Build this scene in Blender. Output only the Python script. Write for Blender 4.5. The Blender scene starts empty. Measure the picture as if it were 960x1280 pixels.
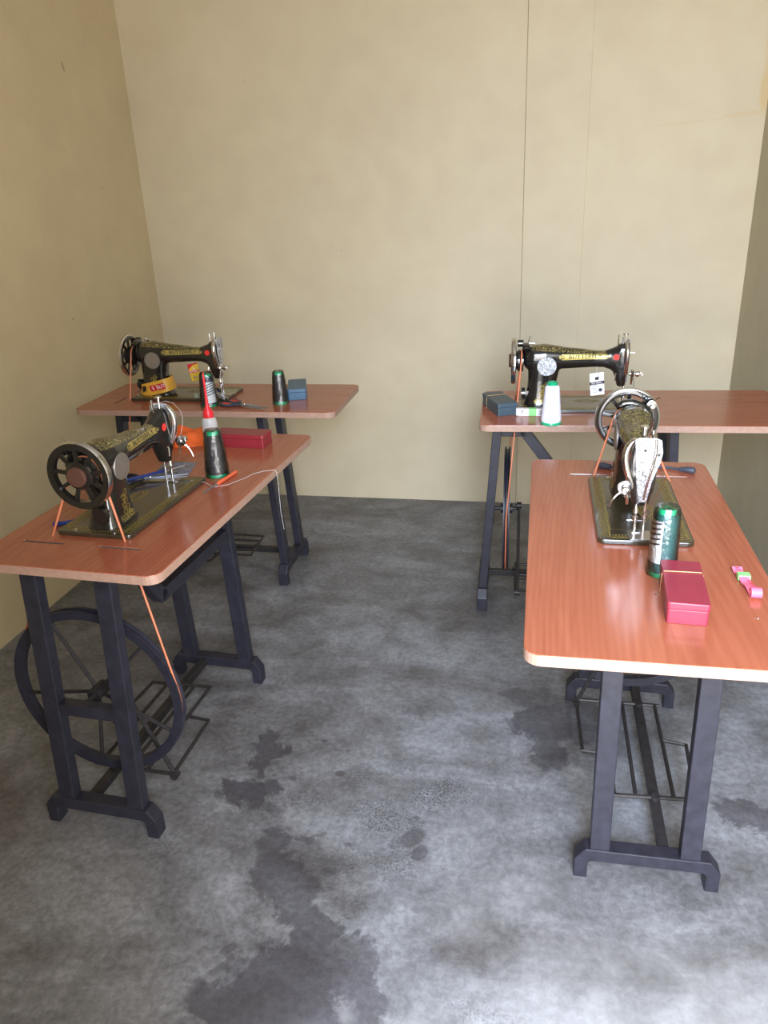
import bpy, bmesh, math, random
from mathutils import Vector, Matrix
random.seed(7)
PI = math.pi
C = bpy.context.scene.collection
TZ = 0.746            # height of the table tops
CAMH = 1.45

# ------------------------------------------------------------------ materials
def newmat(name):
    m = bpy.data.materials.new(name); m.use_nodes = True
    nt = m.node_tree
    return m, nt, nt.nodes['Principled BSDF']
def N(nt, typ, **kw):
    n = nt.nodes.new(typ)
    for k, v in kw.items():
        if k.startswith('i_'):
            key = k[2:]
            n.inputs[int(key) if key.isdigit() else key.replace('_', ' ')].default_value = v
        else: setattr(n, k, v)
    return n
def plain(name, col, rough=0.5, metal=0.0, var=0.06, scale=30, coat=0.0, bump=0.0, trans=0.0, ior=1.45, alpha=1.0):
    m, nt, b = newmat(name)
    tc = N(nt, 'ShaderNodeTexCoord'); no = N(nt, 'ShaderNodeTexNoise', i_Scale=scale, i_Detail=4.0)
    nt.links.new(tc.outputs['Object'], no.inputs['Vector'])
    r = N(nt, 'ShaderNodeValToRGB')
    r.color_ramp.elements[0].position = .3; r.color_ramp.elements[1].position = .7
    r.color_ramp.elements[0].color = (*[c*(1-var) for c in col], 1)
    r.color_ramp.elements[1].color = (*[min(1, c*(1+var)) for c in col], 1)
    nt.links.new(no.outputs['Fac'], r.inputs['Fac']); nt.links.new(r.outputs['Color'], b.inputs['Base Color'])
    b.inputs['Roughness'].default_value = rough; b.inputs['Metallic'].default_value = metal
    b.inputs['Coat Weight'].default_value = coat; b.inputs['Coat Roughness'].default_value = .08
    b.inputs['Transmission Weight'].default_value = trans; b.inputs['IOR'].default_value = ior
    b.inputs['Alpha'].default_value = alpha
    if bump:
        bp = N(nt, 'ShaderNodeBump', i_Strength=bump, i_Distance=.001)
        nt.links.new(no.outputs['Fac'], bp.inputs['Height']); nt.links.new(bp.outputs['Normal'], b.inputs['Normal'])
    return m
M = {}
M['enamel'] = plain('black_enamel', (.012, .011, .010), .16, coat=.6, var=.2)
M['enamel_bed'] = plain('bed_enamel', (.040, .031, .018), .22, coat=.5, var=.25, scale=60)
M['gold'] = plain('gold_transfer', (.46, .36, .10), .35, metal=.55, var=.3, scale=300)
M['gold_dim'] = plain('dull_gold_transfer', (.30, .23, .07), .4, metal=.4, var=.4, scale=300)
M['chrome'] = plain('chrome', (.66, .66, .68), .16, metal=1, var=.05)
M['chrome_dull'] = plain('dull_chrome', (.60, .57, .54), .28, metal=1, var=.1)
M['paint'] = plain('black_painted_steel', (.021, .021, .032), .42, var=.25, scale=40, bump=.15)
M['rod'] = plain('dark_rod', (.022, .020, .022), .45, var=.3, scale=60)
M['belt'] = plain('orange_belt', (.62, .20, .10), .5, var=.1)
M['red'] = plain('red_sticker', (.75, .035, .025), .4)
M['white'] = plain('white_paper', (.78, .78, .80), .5, var=.03)
M['ink'] = plain('black_ink', (.02, .02, .025), .5)
M['redink'] = plain('red_ink', (.55, .02, .03), .5)
M['yellow'] = plain('yellow_card', (.72, .46, .04), .5, var=.08)
M['orangeband'] = plain('orange_yellow_band', (.66, .34, .035), .45, var=.1)
M['pinkletter'] = plain('pale_letter', (.85, .62, .62), .5)
M['green'] = plain('green_plastic', (.01, .38, .17), .3)
M['thread_white'] = plain('white_thread', (.80, .80, .92), .75, var=.03, scale=200, bump=.4)
M['thread_black'] = plain('black_thread', (.028, .026, .030), .6, var=.3, scale=200, bump=.4)
M['thread_navy'] = plain('navy_thread', (.020, .028, .065), .6, var=.3, scale=200, bump=.4)
M['thread_teal'] = plain('teal_thread', (.012, .092, .092), .6, var=.25, scale=200, bump=.4)
M['crimson'] = plain('crimson_plastic', (.28, .028, .052), .35, var=.05)
M['crimson_dark'] = plain('dark_red_plastic', (.24, .022, .03), .32, var=.05)
M['blue_grey'] = plain('blue_grey_plastic', (.045, .075, .10), .4, var=.1)
M['blue_box'] = plain('blue_plastic', (.05, .12, .20), .4, var=.1)
M['rubber'] = plain('tan_rubber_band', (.55, .33, .16), .5)
M['pink'] = plain('pink_tape', (.85, .16, .28), .5, var=.08)
M['tape_green'] = plain('light_green_paper', (.25, .62, .22), .5)
M['orange_cloth'] = plain('orange_cloth', (.80, .13, .02), .75, var=.1, scale=60, bump=.5)
M['navy'] = plain('navy_plastic', (.007, .010, .030), .3)
M['blue'] = plain('blue_plastic_bright', (.012, .032, .17), .3)
M['redhandle'] = plain('red_handle', (.60, .05, .03), .4)
M['blade'] = plain('steel_blade', (.42, .46, .54), .3, metal=.9)
M['bottle'] = plain('milky_plastic', (.72, .72, .72), .35, trans=.35)
M['redcap'] = plain('red_cap', (.72, .02, .03), .35)
M['slot'] = plain('worn_slot', (.16, .12, .10), .6)
M['dark_grey'] = plain('dark_grey_plastic', (.045, .05, .07), .5)
M['brown_cap'] = plain('brown_cap', (.12, .055, .04), .4, metal=.3)
M['pale_green'] = plain('pale_green_plastic', (.35, .38, .26), .35)
M['olive_paper'] = plain('olive_paper', (.34, .32, .20), .45, var=.15)

def film_mat():
    m, nt, b = newmat('clear_film')
    out = nt.nodes['Material Output']
    g = N(nt, 'ShaderNodeBsdfGlossy', i_Roughness=.12); t = N(nt, 'ShaderNodeBsdfTransparent')
    t.inputs['Color'].default_value = (.93, .95, .95, 1)
    mx = N(nt, 'ShaderNodeMixShader'); fr = N(nt, 'ShaderNodeFresnel', i_IOR=1.5)
    no = N(nt, 'ShaderNodeTexNoise', i_Scale=45.0, i_Detail=5.0, i_Distortion=1.5)
    tc = N(nt, 'ShaderNodeTexCoord'); nt.links.new(tc.outputs['Object'], no.inputs['Vector'])
    bp = N(nt, 'ShaderNodeBump', i_Strength=.9, i_Distance=.004)
    nt.links.new(no.outputs['Fac'], bp.inputs['Height'])
    nt.links.new(bp.outputs['Normal'], g.inputs['Normal']); nt.links.new(bp.outputs['Normal'], fr.inputs['Normal'])
    ad = N(nt, 'ShaderNodeMath', operation='MULTIPLY_ADD'); ad.inputs[1].default_value = 1.0; ad.inputs[2].default_value = .05
    nt.links.new(fr.outputs[0], ad.inputs[0])
    nt.links.new(ad.outputs[0], mx.inputs[0]); nt.links.new(t.outputs[0], mx.inputs[1]); nt.links.new(g.outputs[0], mx.inputs[2])
    nt.links.new(mx.outputs[0], out.inputs['Surface'])
    return m
M['film'] = film_mat()

def embossed(name, base, dark, scale, metal=1.0, rough=.2, lo=.46, hi=.54):
    m, nt, b = newmat(name)
    tc = N(nt, 'ShaderNodeTexCoord'); no = N(nt, 'ShaderNodeTexNoise', i_Scale=scale, i_Detail=2.0, i_Distortion=3.0)
    nt.links.new(tc.outputs['Object'], no.inputs['Vector'])
    r = N(nt, 'ShaderNodeValToRGB'); e = r.color_ramp.elements
    e[0].position = lo; e[0].color = (*base, 1); e[1].position = (lo+hi)/2; e[1].color = (*dark, 1)
    x = r.color_ramp.elements.new(hi); x.color = (*base, 1)
    nt.links.new(no.outputs['Fac'], r.inputs['Fac']); nt.links.new(r.outputs[0], b.inputs['Base Color'])
    bp = N(nt, 'ShaderNodeBump', i_Strength=.6, i_Distance=.001)
    nt.links.new(no.outputs['Fac'], bp.inputs['Height']); nt.links.new(bp.outputs['Normal'], b.inputs['Normal'])
    b.inputs['Metallic'].default_value = metal; b.inputs['Roughness'].default_value = rough
    return m
M['face'] = embossed('engraved_chrome', (.60, .60, .62), (.03, .03, .035), 60, rough=.42, metal=.45, lo=.38, hi=.56)
M['medal'] = embossed('engraved_pale_silver_disc', (.76, .78, .80), (.05, .06, .08), 62, metal=.0, rough=.45, lo=.40, hi=.60)
M['medal_grey'] = embossed('engraved_grey_silver_disc', (.36, .33, .30), (.2, .18, .17), 75, metal=.75, rough=.42)

def body_mat():
    m, nt, b = newmat('black_enamel_with_gilt_scrolls')
    tc = N(nt, 'ShaderNodeTexCoord'); sp = N(nt, 'ShaderNodeSeparateXYZ'); nt.links.new(tc.outputs['Object'], sp.inputs[0])
    no = N(nt, 'ShaderNodeTexNoise', i_Scale=70.0, i_Detail=1.0, i_Distortion=2.5); nt.links.new(tc.outputs['Object'], no.inputs['Vector'])
    r = N(nt, 'ShaderNodeValToRGB'); e = r.color_ramp.elements
    e[0].position = .43; e[0].color = (0, 0, 0, 1); e[1].position = .49; e[1].color = (1, 1, 1, 1); x = r.color_ramp.elements.new(.57); x.color = (0, 0, 0, 1)
    nt.links.new(no.outputs['Fac'], r.inputs[0])
    def ramp(out, a, c):
        q = N(nt, 'ShaderNodeMapRange'); q.inputs['From Min'].default_value = a; q.inputs['From Max'].default_value = c; nt.links.new(sp.outputs[out], q.inputs[0]); return q.outputs[0]
    def mul(a, c):
        q = N(nt, 'ShaderNodeMath', operation='MULTIPLY'); nt.links.new(a, q.inputs[0]); nt.links.new(c, q.inputs[1]); return q.outputs[0]
    # upper surface only: height above a line that follows the tapering arm
    ln = N(nt, 'ShaderNodeMath', operation='MULTIPLY_ADD'); ln.inputs[1].default_value = -.09; nt.links.new(sp.outputs['X'], ln.inputs[0]); nt.links.new(sp.outputs['Z'], ln.inputs[2])
    q = N(nt, 'ShaderNodeMapRange'); q.inputs['From Min'].default_value = .181; q.inputs['From Max'].default_value = .183; nt.links.new(ln.outputs[0], q.inputs[0])
    mask = mul(mul(mul(r.outputs[0], q.outputs[0]), ramp('X', -.085, -.080)), ramp('X', .165, .160))
    c = mixc(nt, mask, (.012, .011, .010), (.34, .27, .08)); nt.links.new(c, b.inputs['Base Color'])
    mr = N(nt, 'ShaderNodeMapRange'); mr.inputs['To Min'].default_value = .17; mr.inputs['To Max'].default_value = .4; nt.links.new(mask, mr.inputs[0]); nt.links.new(mr.outputs[0], b.inputs['Roughness'])
    b.inputs['Coat Weight'].default_value = .5; b.inputs['Coat Roughness'].default_value = .1
    return m
def wood_mat():
    m, nt, b = newmat('orange_wood_laminate')
    tc = N(nt, 'ShaderNodeTexCoord')
    mp = N(nt, 'ShaderNodeMapping'); mp.inputs['Scale'].default_value = (1.2, 14, 8)
    nt.links.new(tc.outputs['Object'], mp.inputs[0])
    n1 = N(nt, 'ShaderNodeTexNoise', i_Scale=2.2, i_Detail=6.0, i_Distortion=1.2)
    nt.links.new(mp.outputs[0], n1.inputs['Vector'])
    mp2 = N(nt, 'ShaderNodeMapping'); mp2.inputs['Scale'].default_value = (3, 160, 40)
    nt.links.new(tc.outputs['Object'], mp2.inputs[0])
    n2 = N(nt, 'ShaderNodeTexNoise', i_Scale=1.5, i_Detail=4.0); nt.links.new(mp2.outputs[0], n2.inputs['Vector'])
    # cathedral grain: rings of a distorted, stretched distance
    mp3 = N(nt, 'ShaderNodeMapping'); mp3.inputs['Scale'].default_value = (1.0, 6.5, 1); mp3.inputs['Location'].default_value = (.55, .35, 0)
    nt.links.new(tc.outputs['Object'], mp3.inputs[0])
    wv = N(nt, 'ShaderNodeTexWave', wave_type='RINGS', rings_direction='SPHERICAL', i_Scale=5.0, i_Distortion=3.5, i_Detail=3.0, i_Detail_Scale=.8)
    nt.links.new(mp3.outputs[0], wv.inputs['Vector'])
    a = N(nt, 'ShaderNodeMath', operation='MULTIPLY_ADD'); a.inputs[1].default_value = .35
    nt.links.new(n2.outputs['Fac'], a.inputs[0]); nt.links.new(n1.outputs['Fac'], a.inputs[2])
    a2 = N(nt, 'ShaderNodeMath', operation='MULTIPLY_ADD'); a2.inputs[1].default_value = .16
    nt.links.new(wv.outputs['Fac'], a2.inputs[0]); nt.links.new(a.outputs[0], a2.inputs[2])
    r = N(nt, 'ShaderNodeValToRGB'); e = r.color_ramp.elements
    e[0].position = .40; e[0].color = (.30, .078, .040, 1); e[1].position = 1.1; e[1].color = (.40, .125, .068, 1)
    nt.links.new(a2.outputs[0], r.inputs[0]); nt.links.new(r.outputs[0], b.inputs['Base Color'])
    b.inputs['Roughness'].default_value = .19; b.inputs['Specular IOR Level'].default_value = .5
    bp = N(nt, 'ShaderNodeBump', i_Strength=.05, i_Distance=.0005)
    nt.links.new(a.outputs[0], bp.inputs['Height']); nt.links.new(bp.outputs['Normal'], b.inputs['Normal'])
    return m
M['wood'] = wood_mat()
M['edge'] = plain('pale_edge_banding', (.36, .225, .17), .5, var=.12, scale=90)

def blob_mask(nt, vec, blobs, soft=.35):
    """largest of several elliptical blots (x, y, rx, ry, angle, strength) in the plane of vec"""
    last = None
    for (x, y, rx, ry, ang, s) in blobs:
        mp = N(nt, 'ShaderNodeMapping', vector_type='TEXTURE')
        mp.inputs['Location'].default_value = (x, y, 0); mp.inputs['Rotation'].default_value = (0, 0, ang)
        mp.inputs['Scale'].default_value = (rx, ry, 1)
        nt.links.new(vec, mp.inputs[0])
        ln = N(nt, 'ShaderNodeVectorMath', operation='LENGTH'); nt.links.new(mp.outputs[0], ln.inputs[0])
        mr = N(nt, 'ShaderNodeMapRange', interpolation_type='SMOOTHSTEP')
        mr.inputs['From Min'].default_value = 1.0; mr.inputs['From Max'].default_value = 1-soft
        mr.inputs['To Min'].default_value = 0; mr.inputs['To Max'].default_value = s
        nt.links.new(ln.outputs['Value'], mr.inputs[0])
        if last is None: last = mr.outputs[0]
        else:
            mx = N(nt, 'ShaderNodeMath', operation='MAXIMUM'); nt.links.new(last, mx.inputs[0]); nt.links.new(mr.outputs[0], mx.inputs[1]); last = mx.outputs[0]
    return last
def mixc(nt, fac, a, b, mode='MIX'):
    mx = N(nt, 'ShaderNodeMix', data_type='RGBA', blend_type=mode)
    if isinstance(fac, float): mx.inputs[0].default_value = fac
    else: nt.links.new(fac, mx.inputs[0])
    for i, c in ((6, a), (7, b)):
        if isinstance(c, tuple): mx.inputs[i].default_value = (*c, 1)
        else: nt.links.new(c, mx.inputs[i])
    return mx.outputs[2]

M['body'] = body_mat()
def floor_mat():
    m, nt, b = newmat('stained_concrete')
    tc = N(nt, 'ShaderNodeTexCoord'); P0 = tc.outputs['Object']
    def noise(scale, detail=5., dist=0., rough=.55, vec=None):
        n = N(nt, 'ShaderNodeTexNoise', i_Scale=scale, i_Detail=detail, i_Distortion=dist, i_Roughness=rough)
        nt.links.new(vec or P0, n.inputs['Vector']); return n
    # swept trowel marks: stretched along a diagonal
    mp = N(nt, 'ShaderNodeMapping'); mp.inputs['Rotation'].default_value = (0, 0, -.5); mp.inputs['Scale'].default_value = (1, 1.9, 1)
    nt.links.new(P0, mp.inputs[0])
    big = noise(1.9, 8, 1.0, .62, mp.outputs[0]); med = noise(7, 8, .8, .65); fine = noise(60, 6, .3, .7)
    r = N(nt, 'ShaderNodeValToRGB'); e = r.color_ramp.elements
    e[0].position = .34; e[0].color = (.125, .120, .124, 1); e[1].position = .66; e[1].color = (.265, .275, .30, 1)
    nt.links.new(big.outputs['Fac'], r.inputs[0])
    r2 = N(nt, 'ShaderNodeValToRGB'); e = r2.color_ramp.elements
    e[0].position = .34; e[0].color = (.66, .65, .64, 1); e[1].position = .66; e[1].color = (1.12, 1.12, 1.12, 1)
    nt.links.new(med.outputs['Fac'], r2.inputs[0])
    col = mixc(nt, 1.0, r.outputs[0], r2.outputs[0], 'MULTIPLY')
    r3 = N(nt, 'ShaderNodeValToRGB'); e = r3.color_ramp.elements
    e[0].position = .38; e[0].color = (.74, .74, .74, 1); e[1].position = .62; e[1].color = (1.14, 1.14, 1.14, 1)
    nt.links.new(fine.outputs['Fac'], r3.inputs[0]); col = mixc(nt, 1.0, col, r3.outputs[0], 'MULTIPLY')
    # ragged coordinates for the blots
    rag = noise(10, 9, .6, .72); sub = N(nt, 'ShaderNodeVectorMath', operation='SUBTRACT'); sub.inputs[1].default_value = (.5, .5, .5)
    nt.links.new(rag.outputs['Color'], sub.inputs[0])
    sc = N(nt, 'ShaderNodeVectorMath', operation='SCALE'); sc.inputs['Scale'].default_value = .19; nt.links.new(sub.outputs[0], sc.inputs[0])
    ad = N(nt, 'ShaderNodeVectorMath', operation='ADD'); nt.links.new(P0, ad.inputs[0]); nt.links.new(sc.outputs[0], ad.inputs[1])
    fl = N(nt, 'ShaderNodeVectorMath', operation='MULTIPLY'); fl.inputs[1].default_value = (1, 1, 0); nt.links.new(ad.outputs[0], fl.inputs[0])
    V = fl.outputs[0]
    wet = [(-.745,1.70,.035,.07,.1,.8), (-.725,1.62,.03,.07,0,.8), (-.70,1.655,.05,.03,.5,.9), (-.735,1.49,.07,.07,0,.95), (-.68,1.50,.04,.07,0,.9),
           (-.60,1.33,.05,.09,.3,.75), (-.555,1.24,.07,.09,.5,.8), (-.50,1.19,.06,.08,.6,.8), (-.44,1.12,.08,.07,0,.9), (-.45,1.02,.14,.08,.2,.95),
           (-.47,.93,.20,.08,0,.95), (-.31,.99,.06,.09,.6,.9), (-.34,1.06,.06,.07,0,.7), (-.28,.92,.10,.05,0,.9), (-.575,1.02,.07,.03,.7,.5),
           (.035,1.90,.12,.10,0,.95), (.05,1.76,.045,.09,0,.8), (.13,1.93,.10,.12,0,.8), (.0,2.02,.10,.06,0,.6),
           (.55,1.60,.11,.06,-.6,.85), (.66,1.55,.10,.07,-.3,.8), (-.27,1.40,.028,.045,-.5,0), (-.34,1.90,.06,.03,0,.5),
           (-.52,1.37,.05,.02,.3,.6), (-.62,1.45,.04,.03,0,.5)]
    w = blob_mask(nt, V, [x for x in wet if x[5] > 0], .28)
    # crisp round marks, undistorted
    fl2 = N(nt, 'ShaderNodeVectorMath', operation='MULTIPLY'); fl2.inputs[1].default_value = (1, 1, 0); nt.links.new(P0, fl2.inputs[0])
    dots = [(-.27,1.405,.030,.042,-.6,.8), (-.245,1.362,.022,.030,-.3,.8), (-.305,1.385,.018,.03,-.5,.5), (-.05,1.22,.012,.006,.5,.5), (-.62,1.56,.012,.01,0,.6), (-.55,1.10,.02,.012,.5,.5), (.02,1.33,.03,.015,0,.25), (-.42,1.36,.012,.009,0,.6), (-.499,1.596,.017,.014,0,.8), (-.345,1.123,.010,.019,-.3,.75),
            (-.446,1.274,.022,.016,0,.5), (-.27,1.47,.010,.009,0,.7), (-.575,1.72,.012,.009,0,.8), (-.50,1.69,.010,.008,0,.6), (-.60,1.05,.025,.012,.7,.6), (-.215,1.6,.01,.008,0,.5)]
    d = blob_mask(nt, fl2.outputs[0], dots, .35)
    # speckled dirt
    spk = noise(190, 4, .6, .7); sr = N(nt, 'ShaderNodeMapRange'); sr.inputs['From Min'].default_value = .50; sr.inputs['From Max'].default_value = .56
    nt.links.new(spk.outputs['Fac'], sr.inputs[0])
    sm = blob_mask(nt, V, [(-.225,1.56,.15,.10,.2,1), (-.38,1.50,.16,.06,.5,.8), (-.28,1.42,.05,.14,.3,.8), (-.36,1.45,.11,.10,0,.9), (-.42,1.60,.12,.07,0,.7), (-.30,1.32,.10,.08,-.5,.8), (-.42,1.30,.12,.06,.3,.7), (-.33,1.66,.09,.06,0,.7),
                           (-.56,1.50,.12,.05,0,.7), (-.06,1.00,.12,.05,0,.6), (-.36,1.20,.06,.06,0,.6), (-.85,1.30,.15,.08,.3,.5)], .8)
    mm = N(nt, 'ShaderNodeMath', operation='MULTIPLY'); nt.links.new(sr.outputs[0], mm.inputs[0]); nt.links.new(sm, mm.inputs[1])
    mx = N(nt, 'ShaderNodeMath', operation='MAXIMUM'); nt.links.new(w, mx.inputs[0]); nt.links.new(d, mx.inputs[1])
    dk = mixc(nt, 1.0, col, (.46, .44, .47), 'MULTIPLY'); dk = mixc(nt, .35, dk, (.060, .058, .066)); col = mixc(nt, mx.outputs[0], col, dk)
    col = mixc(nt, mm.outputs[0], col, (.05, .05, .055))
    # scattered worn dark clouds everywhere
    cl = noise(3.1, 9, 1.6, .68); cr = N(nt, 'ShaderNodeMapRange'); cr.inputs['From Min'].default_value = .56; cr.inputs['From Max'].default_value = .70; cr.inputs['To Max'].default_value = .45
    nt.links.new(cl.outputs['Fac'], cr.inputs[0]); col = mixc(nt, cr.outputs[0], col, (.085, .082, .082))
    lt = blob_mask(nt, V, [(.25,.98,.62,.34,.15,.75), (-.05,1.25,.25,.12,.5,.35), (-.215,.94,.09,.05,.7,.7), (.02,.96,.22,.06,.2,.5), (-.75,1.42,.12,.02,.5,.35), (-.53,1.12,.05,.04,.5,.45), (-.33,.96,.03,.05,-.7,.6)], .9)  # first broad patch paints doorway brightness into the front-right floor colour
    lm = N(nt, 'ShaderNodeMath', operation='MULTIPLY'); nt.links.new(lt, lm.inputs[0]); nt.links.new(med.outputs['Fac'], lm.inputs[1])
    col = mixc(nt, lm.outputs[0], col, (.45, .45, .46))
    nt.links.new(col, b.inputs['Base Color'])
    rr = N(nt, 'ShaderNodeMapRange'); rr.inputs['To Min'].default_value = .50; rr.inputs['To Max'].default_value = .36
    nt.links.new(mx.outputs[0], rr.inputs[0]); nt.links.new(rr.outputs[0], b.inputs['Roughness'])
    bp = N(nt, 'ShaderNodeBump', i_Strength=.35, i_Distance=.003); nt.links.new(med.outputs['Fac'], bp.inputs['Height'])
    nt.links.new(bp.outputs['Normal'], b.inputs['Normal'])
    return m

def wall_mat(name, col, blots=(), marks=(), axis='XZ'):
    m, nt, b = newmat(name)
    tc = N(nt, 'ShaderNodeTexCoord')
    n1 = N(nt, 'ShaderNodeTexNoise', i_Scale=1.1, i_Detail=5.0, i_Distortion=.6); n2 = N(nt, 'ShaderNodeTexNoise', i_Scale=9.0, i_Detail=5.0)
    n3 = N(nt, 'ShaderNodeTexNoise', i_Scale=120.0, i_Detail=3.0)
    for n in (n1, n2, n3): nt.links.new(tc.outputs['Object'], n.inputs['Vector'])
    r = N(nt, 'ShaderNodeValToRGB'); e = r.color_ramp.elements
    e[0].position = .3; e[0].color = (*[c*.93 for c in col], 1); e[1].position = .7; e[1].color = (*[min(1, c*1.05) for c in col], 1)
    nt.links.new(n1.outputs['Fac'], r.inputs[0])
    c = mixc(nt, .10, r.outputs[0], n2.outputs['Fac'], 'OVERLAY')
    sp = N(nt, 'ShaderNodeSeparateXYZ'); nt.links.new(tc.outputs['Object'], sp.inputs[0])
    cb = N(nt, 'ShaderNodeCombineXYZ'); nt.links.new(sp.outputs[axis[0]], cb.inputs[0]); nt.links.new(sp.outputs['Z'], cb.inputs[1])
    if blots:
        w = blob_mask(nt, cb.outputs[0], blots, .6); c = mixc(nt, w, c, (.58, .40, .16))
    if marks:
        w = blob_mask(nt, cb.outputs[0], marks, .4); c = mixc(nt, w, c, (.18, .13, .08))
    nt.links.new(c, b.inputs['Base Color']); b.inputs['Roughness'].default_value = .62
    bp = N(nt, 'ShaderNodeBump', i_Strength=.12, i_Distance=.002)
    ad = N(nt, 'ShaderNodeMath', operation='MULTIPLY_ADD'); ad.inputs[1].default_value = .3
    nt.links.new(n3.outputs['Fac'], ad.inputs[0]); nt.links.new(n2.outputs['Fac'], ad.inputs[2])
    nt.links.new(ad.outputs[0], bp.inputs['Height']); nt.links.new(bp.outputs['Normal'], b.inputs['Normal'])
    return m

# ------------------------------------------------------------------ mesh helpers
def obj(name, bm, mat, parent=None, smooth=False, bevel=0.0):
    me = bpy.data.meshes.new(name)
    bmesh.ops.recalc_face_normals(bm, faces=bm.faces)
    bm.to_mesh(me); bm.free()
    for m_ in (mat if isinstance(mat, (list, tuple)) else [mat]): me.materials.append(m_)
    o = bpy.data.objects.new(name, me); C.objects.link(o)
    if smooth:
        for p in me.polygons: p.use_smooth = True
        try: me.set_sharp_from_angle(angle=math.radians(40))
        except Exception: pass
    if parent: o.parent = parent
    if bevel:
        bv = o.modifiers.new('bevel', 'BEVEL'); bv.width = bevel; bv.segments = 2; bv.limit_method = 'ANGLE'
    return o
def empty(name, loc=(0, 0, 0), rz=0.0):
    o = bpy.data.objects.new(name, None); C.objects.link(o); o.location = loc; o.rotation_euler = (0, 0, rz)
    o.empty_display_size = .05
    return o
def tag(o, label, cat, group=None):
    o['label'] = label; o['category'] = cat
    if group: o['group'] = group
    return o
def dup(root):
    r = root.copy(); C.objects.link(r)
    for ch in list(root.children):
        c = ch.copy(); C.objects.link(c); c.parent = r
        for g in list(ch.children):
            d = g.copy(); C.objects.link(d); d.parent = c
    return r
def box(bm, x0, x1, y0, y1, z0, z1, mat=None):
    vs = [bm.verts.new(p) for p in ((x0,y0,z0),(x1,y0,z0),(x1,y1,z0),(x0,y1,z0),(x0,y0,z1),(x1,y0,z1),(x1,y1,z1),(x0,y1,z1))]
    for f in ((0,3,2,1),(4,5,6,7),(0,1,5,4),(1,2,6,5),(2,3,7,6),(3,0,4,7)): bm.faces.new([vs[i] for i in f])
    if mat is not None: bmesh.ops.transform(bm, matrix=mat, verts=vs)
    return vs
def bar(bm, a, b, w, h, up=Vector((0, 0, 1))):
    """rectangular bar from a to b, w wide sideways, h in the 'up' direction"""
    a, b = Vector(a), Vector(b); d = (b-a).normalized()
    s = d.cross(up).normalized() if abs(d.dot(up)) < .99 else d.cross(Vector((0, 1, 0))).normalized()
    u = s.cross(d).normalized()
    vs = []
    for p in (a, b):
        for i, j in ((-1,-1),(1,-1),(1,1),(-1,1)): vs.append(bm.verts.new(p+s*(w/2*i)+u*(h/2*j)))
    for f in ((3,2,1,0),(4,5,6,7),(0,1,5,4),(1,2,6,5),(2,3,7,6),(3,0,4,7)): bm.faces.new([vs[i] for i in f])
def tube(bm, pts, r, n=10, closed=False, cap=True):
    pts = [Vector(p) for p in pts]; K = len(pts); rings = []
    prev = None
    for i, p in enumerate(pts):
        if closed: d = pts[(i+1) % K]-pts[i-1]
        else: d = pts[min(i+1, K-1)]-pts[max(i-1, 0)]
        d.normalize()
        if prev is None:
            prev = d.orthogonal().normalized()
        prev = (prev-d*prev.dot(d)).normalized(); q = d.cross(prev)
        rr = r[i] if isinstance(r, (list, tuple)) else r
        rings.append([bm.verts.new(p+(prev*math.cos(2*PI*k/n)+q*math.sin(2*PI*k/n))*rr) for k in range(n)])
    m_ = K if closed else K-1
    for i in range(m_):
        A, B = rings[i], rings[(i+1) % K]
        off = 0
        if closed and i == K-1:
            off = min(range(n), key=lambda o: (A[0].co-B[o].co).length)
        for k in range(n): bm.faces.new((A[k], A[(k+1) % n], B[(k+1+off) % n], B[(k+off) % n]))
    if cap and not closed:
        bm.faces.new(list(reversed(rings[0]))); bm.faces.new(rings[-1])
def lathe(bm, prof, M4=None, n=32):
    """prof: list of (r, z); closed where r = 0"""
    rings = []; new = []
    for r, z in prof:
        if r < 1e-6: v = bm.verts.new((0, 0, z)); rings.append([v]); new.append(v)
        else:
            rg = [bm.verts.new((r*math.cos(2*PI*k/n), r*math.sin(2*PI*k/n), z)) for k in range(n)]
            rings.append(rg); new += rg
    for A, B in zip(rings, rings[1:]):
        for k in range(n):
            j = (k+1) % n
            if len(A) == 1 and len(B) == 1: continue
            if len(A) == 1: bm.faces.new((A[0], B[j], B[k]))
            elif len(B) == 1: bm.faces.new((A[k], A[j], B[0]))
            else: bm.faces.new((A[k], A[j], B[j], B[k]))
    if M4 is not None: bmesh.ops.transform(bm, matrix=M4, verts=new)
def prism(bm, poly, t, M4=None):
    """polygon in xy, thickness t from z=0 up"""
    a = [bm.verts.new((x, y, 0)) for x, y in poly]; b = [bm.verts.new((x, y, t)) for x, y in poly]
    bm.faces.new(list(reversed(a))); bm.faces.new(b)
    K = len(poly)
    for i in range(K): bm.faces.new((a[i], a[(i+1) % K], b[(i+1) % K], b[i]))
    if M4 is not None: bmesh.ops.transform(bm, matrix=M4, verts=a+b)
def loft(bm, rings):
    R_ = [[bm.verts.new(p) for p in r] for r in rings]; n = len(R_[0])
    for A, B in zip(R_, R_[1:]):
        for k in range(n): bm.faces.new((A[k], A[(k+1) % n], B[(k+1) % n], B[k]))
    bm.faces.new(list(reversed(R_[0]))); bm.faces.new(R_[-1])
def sell(c, a, b, ax, ay, e=2.5, n=28):
    """super-ellipse ring"""
    out = []
    for k in range(n):
        t = 2*PI*k/n; ct, st = math.cos(t), math.sin(t)
        out.append(Vector(c)+Vector(ax)*(a*math.copysign(abs(ct)**(2/e), ct))+Vector(ay)*(b*math.copysign(abs(st)**(2/e), st)))
    return out
def rrect(x0, x1, y0, y1, r, n=6):
    out = []
    for cx, cy, a0 in ((x1-r, y1-r, 0), (x0+r, y1-r, PI/2), (x0+r, y0+r, PI), (x1-r, y0+r, 1.5*PI)):
        for k in range(n+1): a = a0+PI/2*k/n; out.append((cx+r*math.cos(a), cy+r*math.sin(a)))
    return out
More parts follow.
